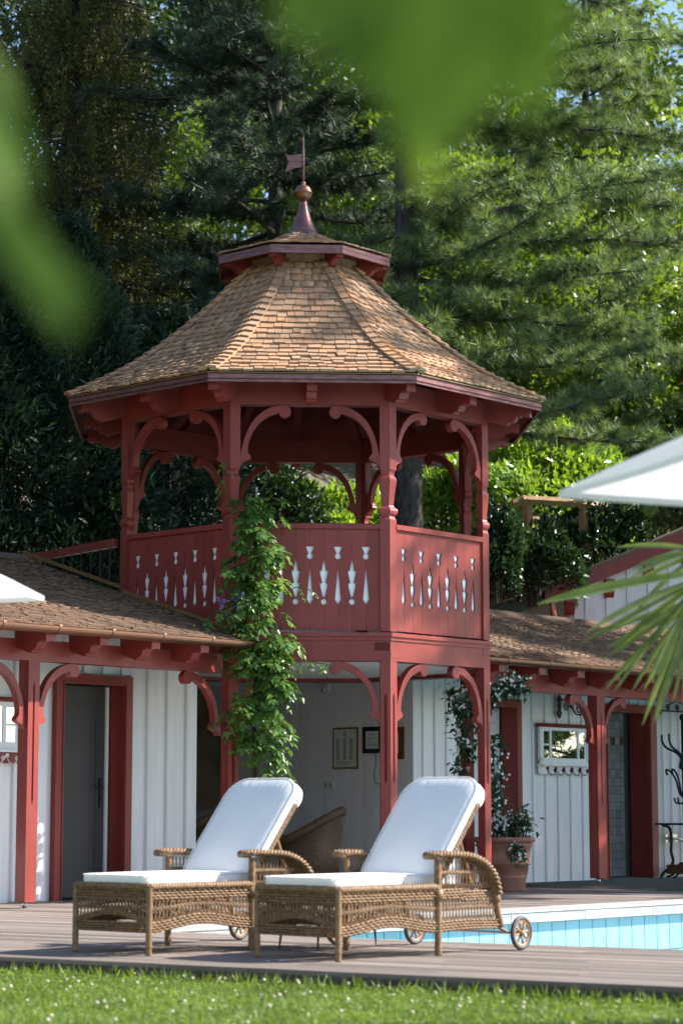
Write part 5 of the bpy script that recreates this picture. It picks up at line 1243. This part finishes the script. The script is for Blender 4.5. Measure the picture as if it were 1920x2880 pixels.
# ---- fan palm leaves at the right
pm = thing('fan_palm', 'out-of-focus fan palm fronds reaching in from the right edge', 'palm', (2.3, 10.5, -.10))
trunk_mesh(pm, [(0, 0, 0), (.02, 0, .9), (0, 0, 1.85)], [.13, .12, .11], TWIG)
def blade(hub, a, L, w, droop, tilt, twist):
    """one folded leaflet in the fan plane"""
    pts = []; secs = []
    for k in range(9):
        s = k/8; x = math.cos(a)*L*s; z = math.sin(a)*L*s - droop*s**2.4; y = tilt*s*L
        pts.append(Vector((hub[0]+x, hub[1]+y, hub[2]+z)))
    mb = MB(); vs = []; fs = []
    for k, p in enumerate(pts):
        s = k/8; ww = w*(.35+1.3*s)*(1-s**3)+.0015; d = (pts[min(k+1, 8)]-pts[max(k-1, 0)]).normalized(); side = d.cross(Vector((math.sin(twist), -math.cos(twist), .25))).normalized()
        nn = d.cross(side); vs += [p+side*ww, p+nn*ww*.45, p-side*ww]
    for k in range(8): fs += [(k*3, k*3+1, k*3+4, k*3+3), (k*3+1, k*3+2, k*3+5, k*3+4)]
    return mb.add(vs, fs)
for hub, angs_, L0, wd in (((-.60, -.05, 2.07), [196, 204, 211, 219, 226, 234, 241, 249, 256, 264], .62, .0145), ((-.56, .12, 2.22), [172, 182, 191, 201, 212], .42, .013), ((-.62, .1, 1.98), [198, 205, 214, 222, 230, 238, 245, 252, 260, 268], .55, .014)):
    put('leaf_stalk', MB().tube(spline([(0, 0, 1.8), (hub[0]*.5, hub[1]*.5, hub[2]+.06), hub], 5), .012, 6).mesh('leaf_stalk', PALM), pm, I4)
    for a_ in angs_:
        put('leaflet', blade(hub, rad(a_+random.uniform(-3, 3)), L0*random.uniform(.8, 1.1), wd*random.uniform(.8, 1.25), random.uniform(.0, .09), random.uniform(-.2, .2), random.uniform(-.6, .6)).mesh('leaflet', PALM), pm, I4)
put('leaflet', blade((-.60, -.05, 2.10), rad(188), .80, .026, .05, -.1, .2).mesh('leaflet', PALM), pm, I4)

# ---- blurred branches close to the camera
def near_leaf(mb, tip_dir, pos, L, w, curl=.1, nrm=(0, -1, .2)):
    d = Vector(tip_dir).normalized(); n_ = Vector(nrm); s = d.cross(n_).normalized(); n_ = s.cross(d); vs = []; fs = []; m = 8
    for k in range(m+1):
        q = k/m; ww = w*math.sin(math.pi*min(1, q*.94+.03))**.8*(1.15-.45*q); c = Vector(pos) + d*L*q + n_*(curl*L*(q-.5)**2); vs += [c+s*ww+n_*ww*.25, c, c-s*ww+n_*ww*.25]
    for k in range(m): fs += [(k*3, k*3+1, k*3+4, k*3+3), (k*3+1, k*3+2, k*3+5, k*3+4)]
    return mb.add(vs, fs)
nb1 = thing('overhanging_branch', 'blurred green leaves close to the camera at the left edge', 'branch', (-.36, 1.25, 1.35), 0, 'branches close to the lens')
nb2 = thing('overhanging_branch', 'blurred dark green leaves close to the camera hanging from the top edge', 'branch', (.03, 1.25, 1.62), 0, 'branches close to the lens')
def P3(px, py, Y, base): q = at(px, py, Y); return (q[0]-base[0], q[1]-base[1], q[2]-base[2])
def fg(parent, base, items):
    for (x0, y0, x1, y1, w, Y, nr) in items:
        a = Vector(P3(x0, y0, Y, base)); b = Vector(P3(x1, y1, Y+.03, base)); put('leaf', near_leaf(MB(), b-a, a, (b-a).length, w, .12, nr).mesh('leaf', FGL, True), parent, I4)
fg(nb1, (-.36, 1.25, 1.35), [(-70, 150, 80, 560, .019, 1.12, (1, -.6, .5)), (-90, 300, 40, 640, .020, 1.2, (.8, -.6, .8)), (-80, 540, 215, 930, .024, 1.12, (1, -.7, .5)), (-60, 600, 280, 860, .020, 1.2, (.9, -.5, .9)), (20, 640, 190, 960, .016, 1.08, (1, -.6, .3))])
fg(nb2, (.03, 1.25, 1.62), [(900, -160, 1000, 260, .024, 1.1, (.5, -1, .2)), (1130, -200, 1230, 540, .030, 1.15, (-.4, -1, .1)), (1400, -160, 1500, 340, .026, 1.15, (-.3, -1, .2)), (810, -120, 850, 150, .018, 1.12, (.4, -1, .3)), (1030, -150, 1120, 300, .026, 1.25, (-.5, -1, -.2)), (1290, -180, 1330, 360, .030, 1.25, (-.5, -1, -.1)), (1490, -200, 1550, 230, .022, 1.25, (-.4, -1, 0))])
put('twig', MB().tube([P3(-300, 150, 1.35, (-.36, 1.25, 1.35)), P3(-60, 380, 1.35, (-.36, 1.25, 1.35)), P3(-40, 600, 1.35, (-.36, 1.25, 1.35))], .004, 5).mesh('twig', TWIG), nb1, I4)
put('twig', MB().tube([P3(700, -250, 1.35, (.03, 1.25, 1.62)), P3(1100, -180, 1.35, (.03, 1.25, 1.62)), P3(1600, -230, 1.35, (.03, 1.25, 1.62))], .004, 5).mesh('twig', TWIG), nb2, I4)

# extra unseen leaves, added outside the frame towards the sun to shade these
for k in range(80):
    c = Vector((random.uniform(-.01, .15), random.uniform(1.05, 1.3), random.uniform(1.2, 1.44))) + sdir*random.uniform(.27, .8) + Vector((random.uniform(-.05, .05), random.uniform(-.05, .05), random.uniform(-.05, .05)))
    d = Vector((random.uniform(-1, 1), random.uniform(-1, 1), random.uniform(-1, .1)))
    put('leaf', near_leaf(MB(), d, c - Vector((.03, 1.25, 1.62)), random.uniform(.08, .12), random.uniform(.024, .036), .12, tuple(sdir + Vector((random.uniform(-.5, .5), random.uniform(-.5, .5), random.uniform(-.5, .5))))).mesh('leaf', FGL, True), nb2, I4)
# ---- lawn grass and clover
def lawn_pts(n):
    out = []
    a = rng.uniform(-4.5, 9.5, n*2); b = -rng.random(n*2)**1.15*4.6 - .02; t = -7.138 + a*D1[0] + b*D2[0]; nn = 5.099 + a*D1[1] + b*D2[1]
    X = OX + t*UX + nn*UY; Y = OY + t*UY - nn*UX; k = (np.abs(X/np.maximum(Y, 1)) < .175) & (Y > 9.2); return np.stack([X[k], Y[k], np.full(k.sum(), -.102)], 1)[:n]
GV = np.array([(0,.07,0), (0,-.07,0), (.55,.05,.06), (.55,-.05,.06), (1,0,.22)]); GF = np.array([(0,1,3), (0,3,2), (2,3,4)])
P = lawn_pts(110000); n = len(P); D = rng.normal(size=(n, 3))*np.array([.55, .55, .1]) + np.array([0, 0, .95])
V, F, A = leaves(P, D, rdir(n)*np.array([1, 1, .05]), .038*(.6+.7*rng.random(n)), None, GV, GF)
kind(tag(npobj('grass', V, F, GRASSM, None, A), 'short green grass of the lawn in front of the deck', 'grass'), 'stuff')
ae = rng.uniform(-4, 9, 5000); be = -.012 - np.abs(rng.normal(size=5000))*.06; te = -7.138 + ae*D1[0] + be*D2[0]; ne = 5.099 + ae*D1[1] + be*D2[1]
P = np.stack([OX + te*UX + ne*UY, OY + te*UY - ne*UX, np.full(5000, -.102)], 1); n = len(P); D = rng.normal(size=(n, 3))*np.array([.4, .4, .05]) + np.array([0, 0, 1.])
V, F, A = leaves(P, D, rdir(n)*np.array([1, 1, .05]), (.04+.05*rng.random(n)**3)*1.15, None, GV, GF)
kind(tag(npobj('edge_grass', V, F, GRASSM, None, A), 'longer unmown grass along the edge of the deck', 'grass'), 'stuff')
P = lawn_pts(14000); n = len(P); P[:, 2] += .02+.02*rng.random(n)
V, F, A = leaves(P, rdir(n)*np.array([1, 1, .25]), np.tile(np.array([0, 0, 1.]), (n, 1)) + rdir(n)*.3, .026*(.7+.5*rng.random(n)), None, width=1.5)
kind(tag(npobj('clover_leaves', V, F, GRASSM, None, A), 'low clover leaves growing among the lawn grass', 'clover'), 'stuff')
P = lawn_pts(430); P = P[rng.random(len(P)) < .75]; bv, bf_ = _ball((0, 0, 0), 1, 6, 4); bv = np.array(bv); bf_ = np.array(bf_); n = len(P)
V = (bv[None]*(.0085*(.7+.6*rng.random(n)))[:, None, None]*np.array([1, 1, .85]) + (P+np.array([0, 0, .046]) + rng.normal(size=(n, 3))*np.array([0, 0, .012]))[:, None]).reshape(-1, 3)
F = (bf_[None] + (np.arange(n)*len(bv))[:, None, None]).reshape(-1, 4)
kind(tag(npobj('clover_flowers', V, F, CLOV), 'cream clover flower heads dotted over the lawn', 'clover flowers'), 'stuff')
